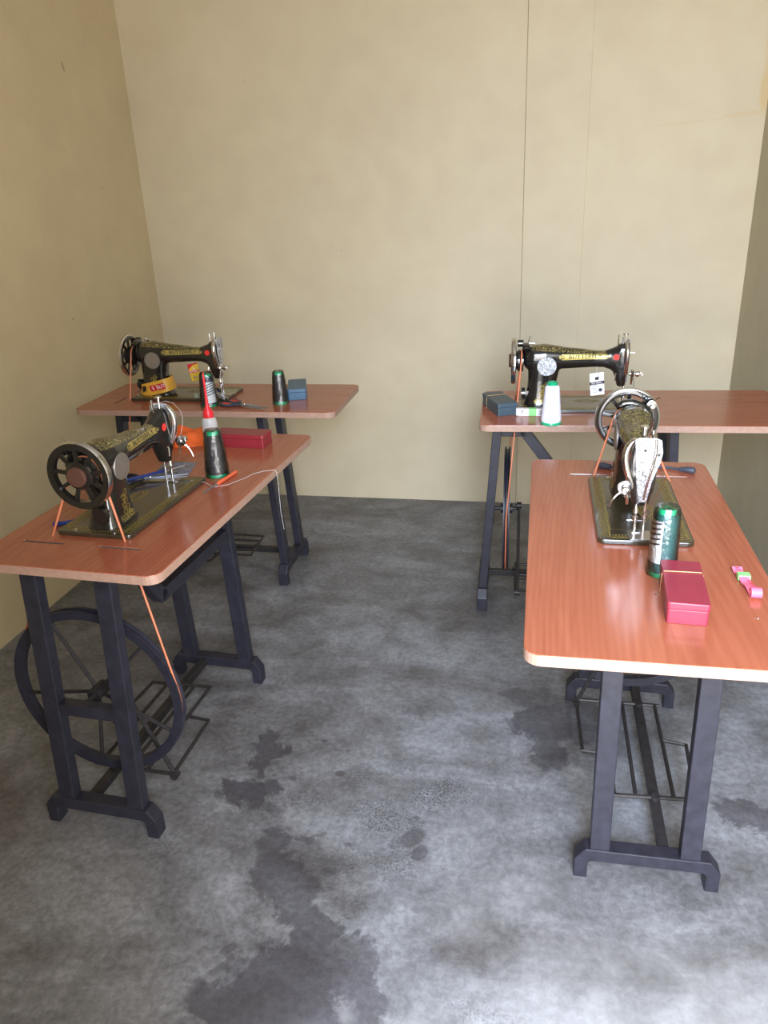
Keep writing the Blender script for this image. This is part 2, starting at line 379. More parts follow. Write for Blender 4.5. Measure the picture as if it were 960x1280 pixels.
def frame(o, x, y, z=None):
    """matrix with columns x,y,x cross y"""
    x = Vector(x).normalized(); y = Vector(y).normalized(); z = x.cross(y)
    return Matrix(((x[0], y[0], z[0], o[0]), (x[1], y[1], z[1], o[1]), (x[2], y[2], z[2], o[2]), (0, 0, 0, 1)))
def text(name, s, size, mat, parent, M4, ext=.0003, sx=1.0):
    cu = bpy.data.curves.new(name, 'FONT'); cu.body = s; cu.size = size; cu.extrude = ext; cu.align_x = 'CENTER'; cu.align_y = 'CENTER'
    cu.resolution_u = 3; cu.offset = size*.015
    t = bpy.data.objects.new('tmp', cu); C.objects.link(t)
    bpy.context.view_layer.update()
    me = bpy.data.meshes.new_from_object(t); bpy.data.objects.remove(t)
    me.transform(M4 @ Matrix.Diagonal((sx, 1, 1, 1))); me.name = name
    me.materials.clear(); me.materials.append(mat)
    o = bpy.data.objects.new(name, me); C.objects.link(o); o.parent = parent
    return o
from mathutils.bvhtree import BVHTree
def drape(o, bvh, lift):
    for v in o.data.vertices:
        h = bvh.ray_cast(Vector((v.co.x, .3, v.co.z)), Vector((0, -1, 0)))
        if h[0] is not None: v.co.y = h[0].y+lift
    return o
def bake(o):
    bpy.context.view_layer.update()
    me = bpy.data.meshes.new_from_object(o.evaluated_get(bpy.context.evaluated_depsgraph_get()))
    o.modifiers.clear(); o.data = me
    for p in me.polygons: p.use_smooth = True
    return o

# ------------------------------------------------------------------ the room
XL, XR, YB, YF, ZC = -1.850, 0.800, 3.585, 0.12, 2.85
wall_col = (.60, .515, .355)
def struct(name, bm, mat, smooth=False):
    o = obj(name, bm, mat, smooth=smooth); o['kind'] = 'structure'; return o
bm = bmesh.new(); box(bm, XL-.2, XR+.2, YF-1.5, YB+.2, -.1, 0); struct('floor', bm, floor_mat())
bm = bmesh.new(); box(bm, XL-.2, XR+.2, YF-.16, YB+.2, ZC, ZC+.1); struct('ceiling', bm, plain('ceiling_board', (.62, .60, .55), .8))
bm = bmesh.new(); box(bm, XL-.2, XL, YF-.16, YB+.2, 0, ZC)
struct('wall_left', bm, wall_mat('left_wall_paint', (.58, .48, .30), marks=[(3.1,1.93,.006,.022,.3,.7), (3.24,1.5,.006,.006,0,.6), (2.85,1.02,.006,.006,0,.6), (2.75,2.02,.01,.006,0,.4)], axis='YZ'))
bm = bmesh.new(); box(bm, XR, XR+.2, YF-.16, YB+.2, 0, ZC)
struct('wall_right', bm, wall_mat('right_wall_paint', (.50, .46, .34), axis='YZ'))
# back wall: shallow pilaster with a fine crack down each side, extruded outline
bm = bmesh.new()
g = .0045
pil0, pil1, D = -.112, .134, .010
prof = [(XL-.2, YB+.2), (XL-.2, YB), (pil0-g*.7, YB), (pil0-g*.5, YB+.004), (pil0, YB+.004), (pil0, YB-D), (pil1, YB-D), (pil1, YB-.002), (pil1+g*.5, YB-.002), (pil1+g, YB), (XR+.2, YB), (XR+.2, YB+.2)]
prism(bm, prof, ZC)
struct('wall_back', bm, wall_mat('back_wall_paint', wall_col, blots=[(.81,1.95,.05,.30,0,.75), (.79,1.74,.03,.12,0,.6), (.72,1.66,.10,.012,.08,.28), (.50,1.64,.2,.006,.05,.2)],
    marks=[(-1.30,1.9,.004,.004,0,.4), (-.92,1.2,.008,.004,0,.3)]))
# front wall with the open doorway the daylight comes through
DX0, DX1, DZ = -.19, .78, 2.12
bm = bmesh.new()
box(bm, XL-.2, DX0, YF-.15, YF, 0, ZC); box(bm, DX1, XR+.2, YF-.15, YF, 0, ZC); box(bm, DX0, DX1, YF-.15, YF, DZ, ZC)
struct('wall_front', bm, wall_mat('front_wall_paint', wall_col))
bm = bmesh.new()
box(bm, DX0-.02, DX0+.02, YF-.16, YF+.01, 0, DZ); box(bm, DX1-.04, DX1, YF-.16, YF+.01, 0, DZ); box(bm, DX0+.04, DX1-.04, YF-.16, YF+.01, DZ-.04, DZ)
struct('trim_1', bm, M['paint'])

# ------------------------------------------------------------------ tables
# table space: x towards the hand wheel, y towards the aisle (back of the machine), z up, origin on the floor under the top's centre
TABLES = dict(RF=(.2029, 1.5803, 1.5791, .9776, .4471), LF=(-.9573, 1.7721, -1.6208, .9778, .4597),
              LB=(-1.2008, 2.7122, 3.1463, .9908, .4125), RB=(.2496, 2.6270, 3.1826, .9119, .4505))
TL, TW, TT = .9776, .4471, .022
SLOTX = .372
def cut_top():
    cu = bpy.data.curves.new('top', 'CURVE'); cu.dimensions = '2D'; cu.fill_mode = 'BOTH'; cu.extrude = TT/2-.0015; cu.bevel_depth = .0015; cu.bevel_resolution = 1
    def spl(pts):
        s = cu.splines.new('POLY'); s.points.add(len(pts)-1); s.use_cyclic_u = True
        for p, q in zip(s.points, pts): p.co = (q[0], q[1], 0, 1)
    spl(rrect(-TL/2+.0015, TL/2-.0015, -TW/2+.0015, TW/2-.0015, .028))
    for y0, y1 in ((.022, .128), (-.168, -.060)): spl(list(reversed(rrect(SLOTX-.006, SLOTX+.006, y0, y1, .005, 3))))
    t = bpy.data.objects.new('tmp', cu); C.objects.link(t); bpy.context.view_layer.update()
    me = bpy.data.meshes.new_from_object(t); bpy.data.objects.remove(t)
    me.transform(Matrix.Translation((0, 0, TZ-TT/2)))
    me.materials.clear(); me.materials.append(M['wood']); me.materials.append(M['edge']); me.materials.append(M['slot'])
    for p in me.polygons:
        c = p.center
        p.material_index = 0 if p.normal.z > .3 else (2 if (abs(c.x-SLOTX) < .03 and abs(c.y) < .19 and abs(p.normal.z) < .9) else 1)
        p.use_smooth = False
    return me
def make_table():
    t = empty('sewing_table')
    top = bpy.data.objects.new('tabletop', cut_top()); C.objects.link(top); top.parent = t
    yA, yU = .045, -.145
    for sx, xt, xb in ((1, .398, .446), (-1, -.168, -.210)):
        for y in (yA, yU):
            bm = bmesh.new(); bar(bm, (xt, y, TZ-TT-.001), (xb, y, .07), .042, .030, up=Vector((1, 0, .07)))
            obj('leg', bm, M['paint'], t, bevel=.002)
        # bottom rail with chamfered ends running down into two feet
        pl = [(.098, 0), (.098, .052), (.076, .082), (-.188, .082), (-.210, .052), (-.210, 0), (-.181, 0), (-.181, .042), (-.174, .050), (.062, .050), (.069, .042), (.069, 0)]
        bm = bmesh.new(); prism(bm, pl, .036, frame((xb-.018, 0, 0), (0, 1, 0), (0, 0, 1)))
        obj('foot_rail', bm, M['paint'], t, bevel=.002)
        bm = bmesh.new(); bar(bm, (xt+.0*sx, yA-.02, TZ-TT-.02), (xt, yU+.02, TZ-TT-.02), .028, .030)
        obj('top_rail', bm, M['paint'], t, bevel=.002)
    # dropped side rail on the aisle side: short level piece, slanted piece, long low rail
    bm = bmesh.new()
    bar(bm, (.390, yA, .676), (.305, yA, .676), .030, .036)
    bar(bm, (.316, yA, .682), (.200, yA, .528), .030, .034)
    bar(bm, (.214, yA, .536), (-.185, yA, .536), .030, .034)
    obj('side_rail', bm, M['paint'], t, bevel=.0015)
    bm = bmesh.new(); bar(bm, (.425, yA-.02, .336), (.425, yU+.02, .336), .030, .030)
    obj('cross_bar', bm, M['paint'], t, bevel=.002)
    bm = bmesh.new(); bar(bm, (.43, -.095, .066), (-.195, -.095, .066), .022, .022)
    obj('stretcher', bm, M['rod'], t, bevel=.001)
    # fly wheel
    W = Vector((.365, -.062, .346)); Rr = .215
    w = bmesh.new()
    prof = [(-.011, -.009), (.012, -.011), (.012, -.006), (.003, -.003), (.003, .003), (.012, .006), (.012, .011), (-.011, .009)]
    K = 56; rings = []
    for k in range(K):
        a = 2*PI*k/K
        rings.append([w.verts.new(W+Vector((q, (Rr+p)*math.cos(a), (Rr+p)*math.sin(a)))) for p, q in prof])
    for k in range(K):
        A, B = rings[k], rings[(k+1) % K]
        for i in range(8): w.faces.new((A[i], A[(i+1) % 8], B[(i+1) % 8], B[i]))
    fw = obj('fly_wheel', w, M['paint'], t, smooth=True)
    for k in range(5):
        a = math.radians(45+72*k)
        bm = bmesh.new(); tube(bm, [W+Vector((0, .012*math.cos(a), .012*math.sin(a))), W+Vector((0, (Rr-.006)*math.cos(a), (Rr-.006)*math.sin(a)))], .0048, 8)
        obj('spoke', bm, M['rod'], fw, smooth=True)
    bm = bmesh.new(); lathe(bm, [(0, -.022), (.018, -.022), (.018, .022), (0, .022)], frame(W, (0, 1, 0), (0, 0, 1)), 20)
    obj('hub', bm, M['rod'], fw, smooth=True)
    bm = bmesh.new(); tube(bm, [(.425, W.y, W.z), (.327, W.y, W.z), (.327, W.y+.018, W.z+.02), (.318, W.y+.018, W.z+.02)], .007, 10)
    obj('crank_axle', bm, M['rod'], t, smooth=True)
    bm = bmesh.new(); tube(bm, [(.320, W.y+.018, W.z+.02), (.320, .076, .075)], .0055, 8)
    lathe(bm, [(0, -.009), (.012, -.009), (.012, .009), (0, .009)], frame((.320, W.y+.018, W.z+.02), (0, 1, 0), (0, 0, 1)), 16)
    lathe(bm, [(0, -.009), (.011, -.009), (.011, .009), (0, .009)], frame((.320, .076, .072), (0, 1, 0), (0, 0, 1)), 16)
    obj('pitman_rod', bm, M['rod'], t, smooth=True)
    # treadle of welded rods
    zt = .080; bm = bmesh.new()
    def rod(pts, r=.005): tube(bm, [(x, -v, zt) for x, v in pts], r, 8)
    rod([(-.045, -.002), (-.035, .190)]); rod([(.327, -.082), (.327, .150)])
    for v in (.0, .050, .138): rod([(-.04, v), (.327, v)])
    rod([(.100, .0), (.105, -.068), (.327, -.076)]); rod([(-.038, .188), (.165, .197), (.175, .138)])
    for xx in (-.04, .327): lathe(bm, [(0, -.008), (.011, -.008), (.011, .006), (0, .006)], Matrix.Translation((xx, .0-.095, zt)), 14)
    obj('treadle', bm, M['rod'], t, smooth=True)
    return t
table0 = make_table()
TLAB = dict(RF='orange-brown sewing table in the right foreground, with the crimson box and pink tape on it',
            LF='orange-brown sewing table in the left foreground, with orange cloth and oil bottle on it',
            LB='orange-brown sewing table in the far left corner, with red-handled scissors on it',
            RB='orange-brown sewing table at the far right, with the white thread cone on it')
tabs = {}
for i, k in enumerate(('RF', 'LF', 'LB', 'RB')):
    t = table0 if i == 0 else dup(table0)
    x, y, a, L, W_ = TABLES[k]; t.location = (x, y, 0); t.rotation_euler = (0, 0, a); tabs[k] = t
    tag(t, TLAB[k], 'table', 'treadle sewing tables')
    for c in t.children:
        if c.name.startswith('tabletop'):
            if k in ('LB', 'LF'): c.scale = (L/TL, W_/TW, 1)
            if k == 'RB': c.location = (-(TL-L)/2, 0, 0); c.scale = (1, 1, 1)
def tw(k, u, v, z=TZ):
    """table coordinates (u towards hand wheel, v towards the user side) to the world"""
    x, y, a, _, _ = TABLES[k]; c, s = math.cos(a), math.sin(a)
    return Vector((x+c*u+s*v, y+s*u-c*v, z))
def ang(k, a=0.0): return TABLES[k][2]+a

# ------------------------------------------------------------------ sewing machines
# machine space: origin on the table top under the bed's centre; x to the hand wheel, y to the back of the machine
AY = .012
def make_machine():
    mch = empty('sewing_machine')
    # bed
    bm = bmesh.new(); prism(bm, rrect(-.193, .193, -.0965, .0965, .014), .011)
    bed = obj('bed', bm, M['enamel_bed'], mch, bevel=.0025)
    # gilt border of loops and a centre oval on the bed
    bm = bmesh.new(); zt = .0113
    def flat(pts, w=.0008):
        pts = [Vector((p[0], p[1], zt)) for p in pts]; L_, R_ = [], []
        for i, p in enumerate(pts):
            d = (pts[min(i+1, len(pts)-1)]-pts[max(i-1, 0)]).normalized(); s = Vector((-d.y, d.x, 0))*w
            L_.append(bm.verts.new(p+s)); R_.append(bm.verts.new(p-s))
        for i in range(len(pts)-1): bm.faces.new((L_[i], L_[i+1], R_[i+1], R_[i]))
    def border(x0, x1, y0, y1, along, amp, n, ph):
        pts = []
        for i in range(n*14+1):
            t = i/(n*14); a = 2*PI*n*t+ph
            if along == 'x': pts.append((x0+(x1-x0)*t+amp*.8*math.cos(a), (y0+y1)/2+amp*math.sin(a)))
            else: pts.append(((x0+x1)/2+amp*math.sin(a), y0+(y1-y0)*t+amp*.8*math.cos(a)))
        flat(pts)
    for ph in (0, 2.1, 4.2):
        for sgn in (1, -1):
            border(-.175, .175, sgn*.078, sgn*.078, 'x', .009, 17, ph)
            border(sgn*.174, sgn*.174, -.070, .070, 'y', .009, 7, ph)
    for off in (.090, .067): flat([(x*off/.090*1.0, y) for x, y in [(-.186, -off), (.186, -off), (.186, off), (-.186, off), (-.186, -off)]], .0006)
    for q in (1.0, .8, .6): flat([(-.035+.045*q*math.cos(a*.2), .018*q*math.sin(a*.2)-.02) for a in range(33)], .0009)
    for k in range(9):
        a = k*2*PI/9; flat([(-.035+.03*math.cos(a)+.007*math.cos(b*.5), -.02+.012*math.sin(a)+.005*math.sin(b*.5)) for b in range(14)], .0008)
    obj('bed_ornament', bm, M['gold_dim'], bed)
    bm = bmesh.new(); prism(bm, rrect(-.189, -.142, -.060+AY, .022+AY, .005), .0012, Matrix.Translation((0, 0, .011)))
    obj('slide_plate', bm, M['chrome_dull'], bed)
    # cast body: pillar, arm and head grown together
    bm = bmesh.new(); X, Y, Z = (1, 0, 0), (0, 1, 0), (0, 0, 1)
    loft(bm, [sell(((a+b)/2, AY-.005, z), (b-a)/2, hw, X, Y, 3) for z, a, b, hw in
              ((.008, .048, .180, .046), (.016, .052, .176, .043), (.030, .060, .172, .039), (.055, .066, .167, .036), (.090, .068, .164, .035), (.120, .062, .164, .036), (.150, .052, .165, .036), (.172, .052, .16, .032))])
    loft(bm, [sell((x, AY-max(0, min(.007, (x-.01)*.08)), zc), hh, hw, Z, Y, e) for x, zc, hh, hw, e in
              ((.178, .163, .022, .024, 2), (.172, .164, .034, .034, 2.2), (.150, .166, .041, .041, 2.3), (.110, .166, .044, .042, 2.3), (.070, .166, .038, .036, 2.2), (.040, .164, .035, .030, 2.2),
               (-.010, .1635, .0315, .0235, 2.2), (-.050, .161, .027, .021, 2.2), (-.080, .160, .027, .021, 2.3), (-.100, .160, .034, .022, 2.5), (-.115, .158, .042, .024, 3), (-.128, .152, .058, .026, 3.5), (-.150, .150, .063, .027, 3.5))])
    loft(bm, [sell((x, AY, z), hx, hw, X, Y, 3) for z, x, hx, hw in ((.070, -.139, .013, .016), (.085, -.137, .015, .020), (.110, -.133, .020, .024), (.140, -.128, .025, .026))])
    body = obj('body', bm, M['body'], mch)
    rm = body.modifiers.new('r', 'REMESH'); rm.mode = 'VOXEL'; rm.voxel_size = .0024; rm.use_smooth_shade = True
    sm = body.modifiers.new('s', 'CORRECTIVE_SMOOTH'); sm.iterations = 12; sm.use_only_smooth = True
    bake(body)
    # gilt scrolls lying along the top of the arm and the pillar foot
    bm = bmesh.new()
    def side_curl(cx, cz, r, yoff, turns=1.6, ph=0, w=.0011, sq=1.0):
        P_ = []
        for i in range(22):
            t = i/21; a = ph+turns*2*PI*t; rr = r*(1-.75*t); P_.append(Vector((cx+rr*math.cos(a)*sq, yoff, cz+rr*math.sin(a))))
        tube(bm, P_, w*.7, 5)
    for k in range(7):
        z = .028+.0085*k; side_curl(.112+random.uniform(-.004, .004)+(.012 if k % 2 else -.010)*(1-k/8), z, .0095, AY+.0335+(.0105 if k == 0 else .005 if k == 1 else .003), 1.7, k*1.3)
    for k in range(5): side_curl(.09+.011*k, .026, .008, AY+.0395, 1.6, k)
    orn = obj('pillar_ornament', bm, M['gold'], body, smooth=True)
    bv_ = BVHTree.FromPolygons([v.co.copy() for v in body.data.vertices], [tuple(p.vertices) for p in body.data.polygons])
    drape(orn, bv_, .0008)
    # gilt name strip on the back of the arm, laid on the casting
    bvh = BVHTree.FromPolygons([v.co.copy() for v in body.data.vertices], [tuple(p.vertices) for p in body.data.polygons])
    strip = bmesh.new(); nx, nz = 60, 6; G = {}
    for i in range(nx+1):
        for j in range(nz+1):
            t = i/nx; x = .064-.160*t; hh = .0095-.0025*t
            if t < .04 or t > .96: hh *= .55
            G[i, j] = strip.verts.new((x, 0, .1715-.0*t+hh*(2*j/nz-1)))
    for i in range(nx):
        for j in range(nz): strip.faces.new((G[i, j], G[i+1, j], G[i+1, j+1], G[i, j+1]))
    dec = drape(obj('name_strip', strip, M['gold'], mch, smooth=True), bvh, .0006)
    lt = text('lettering', 'BUTTERFLY', .0165, M['ink'], dec, frame((-.018, .05, .1715), (-1, 0, 0), (0, 0, 1)), 0, 1.25)
    bmt = bmesh.new(); bmt.from_mesh(lt.data); bmesh.ops.subdivide_edges(bmt, edges=[e for e in bmt.edges if e.calc_length() > .004], cuts=2); bmesh.ops.triangulate(bmt, faces=bmt.faces); bmt.to_mesh(lt.data); bmt.free()
    drape(lt, bvh, .0011)
    for cx in (.0545, -.088):
        rg = bmesh.new(); n = 18
        a_ = [rg.verts.new((cx+.0062*math.cos(2*PI*k/n), 0, .1715+.0062*math.sin(2*PI*k/n))) for k in range(n)]
        b_ = [rg.verts.new((cx+.0038*math.cos(2*PI*k/n), 0, .1715+.0038*math.sin(2*PI*k/n))) for k in range(n)]
        for k in range(n): rg.faces.new((a_[k], a_[(k+1) % n], b_[(k+1) % n], b_[k]))
        drape(obj('ring_ornament', rg, M['ink'], dec), bvh, .0010)
    # round badge and red sticker
    bm = bmesh.new(); lathe(bm, [(0, 0), (.0315, 0), (.0315, .002), (.030, .0042), (0, .0052)], frame((.104, AY+.0315, .143), (1, 0, 0), (0, 0, -1)), 36)
    obj('round_cover_plate', bm, M['medal_grey'], mch, smooth=True)
    bm = bmesh.new(); lathe(bm, [(0, 0), (.0098, 0), (.0098, .0008), (0, .0010)], frame((-.116, AY+.0246, .170), (1, 0, -.0), (0, 0, -1)), 24)
    obj('red_sticker', bm, M['red'], mch)
    # chrome face plate with its taper, engraved front
    fp = [(.019, .216), (.012, .221), (-.022, .221), (-.033, .216), (-.037, .190), (-.034, .170), (-.020, .125), (-.014, .088), (-.010, .082), (.002, .082), (.004, .088), (.012, .140)]
    bm = bmesh.new(); prism(bm, [(y+AY+.003, z) for y, z in fp], .004, frame((-.153, 0, 0), (0, 1, 0), (0, 0, 1)) @ Matrix.Translation((0, 0, -.004)))
    face = obj('face_plate', bm, M['face'], mch, bevel=.0012)
    bm = bmesh.new(); tube(bm, [(-.1575, AY+.003+y, z) for y, z in ((-.024, .218), (-.0255, .19), (-.022, .165), (-.012, .12), (-.008, .088))], .0018, 6)
    tube(bm, [(-.1575, AY+.003+y, z) for y, z in ((-.020, .218), (-.0215, .19), (-.018, .165), (-.0095, .12), (-.006, .088))], .0012, 6)
    obj('face_ridge', bm, M['chrome'], face, smooth=True)
    for y, z in ((-.002, .195), (-.029, .186)):
        bm = bmesh.new(); lathe(bm, [(0, 0), (.003, 0), (.003, .001), (0, .0012)], frame((-.1572, AY+.003+y, z), (0, 1, 0), (0, 0, -1)), 14)
        obj('screw_hole', bm, M['ink'], face)
    # curved chrome guard along the back edge of the head
    bm = bmesh.new(); rings = []
    for i in range(13):
        t = i/12; z = .217-.105*t; y = AY+.021+.019*math.sin(PI*min(1, t*1.05)**.8)*(1-.35*t); rings.append(sell((-.148, y, z), .0075, .0075 if 0 < i < 12 else .005, (1, 0, 0), (0, 1, 0), 2.2, 12))
    loft(bm, rings); obj('side_guard', bm, M['chrome'], mch, smooth=True)
    # tension assembly
    T = Vector((-.157, AY+.036, .118))
    bm = bmesh.new(); lathe(bm, [(0, 0), (.006, 0), (.006, .006), (.0135, .007), (.0145, .009), (.006, .0105), (.0145, .012), (.0135, .014), (.005, .015), (.005, .020), (.009, .022), (.0095, .030), (.007, .033), (0, .034)], frame(T, (0, 0, 1), (0, 1, 0)), 24)
    ten = obj('tension_dial', bm, M['chrome'], mch, smooth=True)
    bm = bmesh.new(); tube(bm, [T+Vector((-.012, .006, -.008)), T+Vector((-.014, .016, -.016)), T+Vector((-.014, .024, -.028)), T+Vector((-.014, .029, -.042))], [.0024, .0022, .0017, .0010], 8)
    obj('take_up_lever', bm, M['chrome'], mch, smooth=True)
    bm = bmesh.new(); tube(bm, [T+Vector((-.010, -.003, -.010)), T+Vector((-.011, -.006, -.022)), T+Vector((-.010, -.007, -.036))], [.0042, .0036, .0028], 8)
    obj('thread_finger', bm, M['chrome'], mch, smooth=True)
    bm = bmesh.new(); Rg = [T+Vector((-.040+.0045*math.cos(a*PI/6), 0, .0045*math.sin(a*PI/6))) for a in range(12)]; tube(bm, Rg, .001, 6, closed=True)
    tube(bm, [T+Vector((-.030, 0, 0)), T+Vector((-.0365, 0, 0))], .0015, 6)
    obj('tension_ring', bm, M['chrome_dull'], ten, smooth=True)
    bm = bmesh.new(); tube(bm, [(-.156, AY-.01, .178), (-.178, AY-.01, .177)], .0014, 6)
    obj('thread_guide', bm, M['chrome_dull'], mch, smooth=True)
    # bars on top, needle bar, presser bar and foot
    bm = bmesh.new(); tube(bm, [(-.143, AY+.004, .205), (-.143, AY+.004, .240)], .0032, 10); lathe(bm, [(0, 0), (.0085, 0), (.0085, .004), (0, .005)], Matrix.Translation((-.143, AY+.004, .238)), 18)
    obj('pressure_screw', bm, M['chrome'], mch, smooth=True)
    bm = bmesh.new(); tube(bm, [(-.138, AY-.014, .205), (-.138, AY-.014, .232)], .0028, 10); obj('presser_bar_top', bm, M['chrome'], mch, smooth=True)
    bm = bmesh.new(); tube(bm, [(-.122, AY-.002, .205), (-.122, AY-.002, .238)], .0018, 8); obj('thread_pin', bm, M['chrome'], mch, smooth=True)
    bm = bmesh.new()
    lathe(bm, [(0, -.005), (.0032, -.003), (.0032, .03), (.0055, .032), (.0055, .042), (.003, .044), (.003, .085), (0, .085)], Matrix.Translation((-.148, AY-.010, .012)), 14)
    tube(bm, [(-.148, AY-.010, .009), (-.148, AY-.010, .013)], .0012, 6)
    obj('needle_bar', bm, M['chrome'], mch, smooth=True)
    bm = bmesh.new()
    lathe(bm, [(0, 0), (.0035, 0), (.0045, .006), (.0035, .012), (.0035, .022), (.006, .024), (.006, .034), (.0035, .036), (.0035, .040), (.0060, .044), (.0045, .052), (.003, .058), (.003, .085), (0, .085)], Matrix.Translation((-.148, AY+.008, .0125)), 16)
    tube(bm, [(-.148, AY+.024, .038), (-.148, AY-.014, .038)], .002, 8)
    box(bm, -.156, -.140, AY-.004, AY+.013, .0122, .0145)
    obj('presser_foot', bm, M['chrome'], mch, smooth=True)
    bm = bmesh.new(); tube(bm, [(-.118, AY+.026, .118), (-.116, AY+.030, .112), (-.113, AY+.030, .094)], .002, 8)
    obj('presser_lever', bm, M['chrome_dull'], mch, smooth=True)
    # hand wheel
    WC = Vector((.212, AY, .157)); Fm = frame(WC, (0, 1, 0), (0, 0, 1))   # local z = +x
    bm = bmesh.new(); K = 64
    prof = [(.0600, -.0075), (.0735, -.0085), (.0770, -.0060), (.0775, .003), (.0745, .0075), (.0600, .0065)]
    rings = []
    for k in range(K):
        a = 2*PI*k/K; rings.append([bm.verts.new(Fm @ Vector((r*math.cos(a), r*math.sin(a), z))) for r, z in prof])
    for k in range(K):
        A, B = rings[k], rings[(k+1) % K]
        for i in range(6):
            f = bm.faces.new((A[i], A[(i+1) % 6], B[(i+1) % 6], B[i])); f.material_index = 1 if i in (1, 2, 3) else 0
    hw = obj('hand_wheel', bm, [M['enamel'], M['chrome']], mch, smooth=True)
    for k in range(9):
        a = 2*PI*k/9+.2; bm = bmesh.new()
        bar(bm, Fm @ Vector((.026*math.cos(a), .026*math.sin(a), -.002)), Fm @ Vector((.063*math.cos(a), .063*math.sin(a), -.001)), .009, .008, up=Vector((1, 0, 0)))
        obj('wheel_spoke', bm, M['enamel'], hw, bevel=.002)
    bm = bmesh.new(); lathe(bm, [(0, -.034), (.022, -.034), (.036, -.032), (.036, -.028), (.031, -.024), (.036, -.020), (.036, -.015), (.030, -.012), (.032, .004), (.026, .008), (0, .008)], Fm, 36)
    obj('pulley_hub', bm, M['enamel'], hw, smooth=True)
    bm = bmesh.new(); lathe(bm, [(0, .006), (.0225, .006), (.0225, .013), (.021, .015), (0, .0155)], Fm, 32)
    obj('stop_knob', bm, M['brown_cap'], hw, smooth=True)
    # bobbin winder beside the wheel, on the user's side
    bm = bmesh.new()
    loft(bm, [sell((.172, AY+.050*math.cos(a), .157+.050*math.sin(a)), .012, .0085 if 0 < i < 10 else .005, (1, 0, 0), (0, math.cos(a), math.sin(a)), 2.6, 16) for i, a in enumerate([math.radians(58+12.5*q) for q in range(11)])])
    lathe(bm, [(0, -.010), (.012, -.010), (.012, .010), (0, .010)], frame((.190, AY-.046, .205), (0, 1, 0), (0, 0, 1)), 18)
    wnd = obj('bobbin_winder', bm, M['enamel'], mch, bevel=.002)
    bm = bmesh.new(); lathe(bm, [(0, 0), (.011, 0), (.011, .002), (.004, .004), (.004, .018), (0, .018)], frame((.160, AY-.048, .205), (0, 0, 1), (0, 1, 0)), 18)
    tube(bm, [(.166, AY-.046, .206), (.160, AY-.060, .222), (.158, AY-.066, .224)], .0020, 6)
    obj('winder_spindle', bm, M['chrome'], wnd, smooth=True)
    bm = bmesh.new(); lathe(bm, [(0, -.006), (.018, -.006), (.018, .006), (0, .006)], frame((.178, AY+.010, .050), (0, 1, 0), (0, 0, 1)), 20)
    box(bm, .16, .18, AY-.002, AY+.02, .030, .058)
    obj('belt_bracket', bm, M['enamel'], mch, smooth=True)
    # hinge tabs at the end of the bed
    for yy in (-.05, .05):
        bm = bmesh.new(); lathe(bm, [(0, 0), (.005, 0), (.005, .002), (0, .003)], Matrix.Translation((.182, yy, .011)), 14)
        obj('hinge_screw', bm, M['chrome_dull'], bed, smooth=True)
    return mch
mach0 = make_machine()
MLAB = dict(RF='black sewing machine in the right foreground, its engraved chrome face plate turned to the camera',
            LF='black sewing machine in the left foreground with its hand wheel nearest the camera',
            LB='black sewing machine in the far left corner with an orange-yellow band round its pillar',
            RB='black sewing machine at the far right with a bright round cover plate and white tag')
machs = {}
for i, k in enumerate(('RF', 'LF', 'LB', 'RB')):
    m = mach0 if i == 0 else dup(mach0)
    p = tw(k, .140, .0154); m.location = p; m.rotation_euler = (0, 0, TABLES[k][2]); machs[k] = m
    tag(m, MLAB[k], 'sewing machine', 'black sewing machines')
for c in machs['RB'].children:
    if c.name.startswith('round_cover_plate'):
        c.data = c.data.copy(); c.data.materials[0] = M['medal']; c['label'] = 'bright silver-white round cover plate'
# the face plate's sticker is only on three of them
for c in list(machs['RF'].children):
    if c.name.startswith('red_sticker'): pass

# band round the pillar of the far-left machine
def pillar_band():
    root = machs['LB']; bm = bmesh.new(); rings = []
    for dz, e in ((0, 0), (.0, .0006), (.050, .0006), (.050, 0)):
        z = .014+dz; hw = .0435-(.006 if dz else 0)+e; a, b = (.049, .179) if not dz else (.058, .174)
        rg = sell(((a+b)/2, AY-.005, z), (b-a)/2+.002+e, hw+.002, (1, 0, 0), (0, 1, 0), 3, 40)
        rings.append([Vector((p.x, p.y, p.z+(.11-p.x)*.22)) for p in rg])
    R_ = [[bm.verts.new(p) for p in r] for r in rings]
    for i in range(4):
        A, B = R_[i], R_[(i+1) % 4]
        for k in range(40): bm.faces.new((A[k], A[(k+1) % 40], B[(k+1) % 40], B[k]))
    b = obj('paper_band', bm, M['orangeband'], root, smooth=True); b['label'] = 'orange-yellow paper band with red lettering'
    up = Vector((-.22, .22, 1)).normalized(); rt = Vector((-1, 0, .22)).normalized()
    for s, cx, w in (('S', .112, .026), ('BUT', .080, .034)):
        bm = bmesh.new(); o_ = (cx, AY+.0415, .040+(.11-cx)*.22); F = frame(o_, rt, (up-rt*up.dot(rt)))
        prism(bm, rrect(-w/2, w/2, -.012, .012, .004, 3), .0012, F); obj('logo_patch', bm, M['redink'], b)
        text('lettering', s, .020, M['pinkletter'], b, F @ Matrix.Translation((0, 0, .0016)))
    bm = bmesh.new(); o_ = (.152, AY+.0335, .034); F = frame(o_, (-1, .25, .22), (0, .1, 1)); prism(bm, rrect(-.008, .008, -.012, .012, .003, 3), .003, F)
    obj('dark_mark', bm, M['ink'], b)
pillar_band()

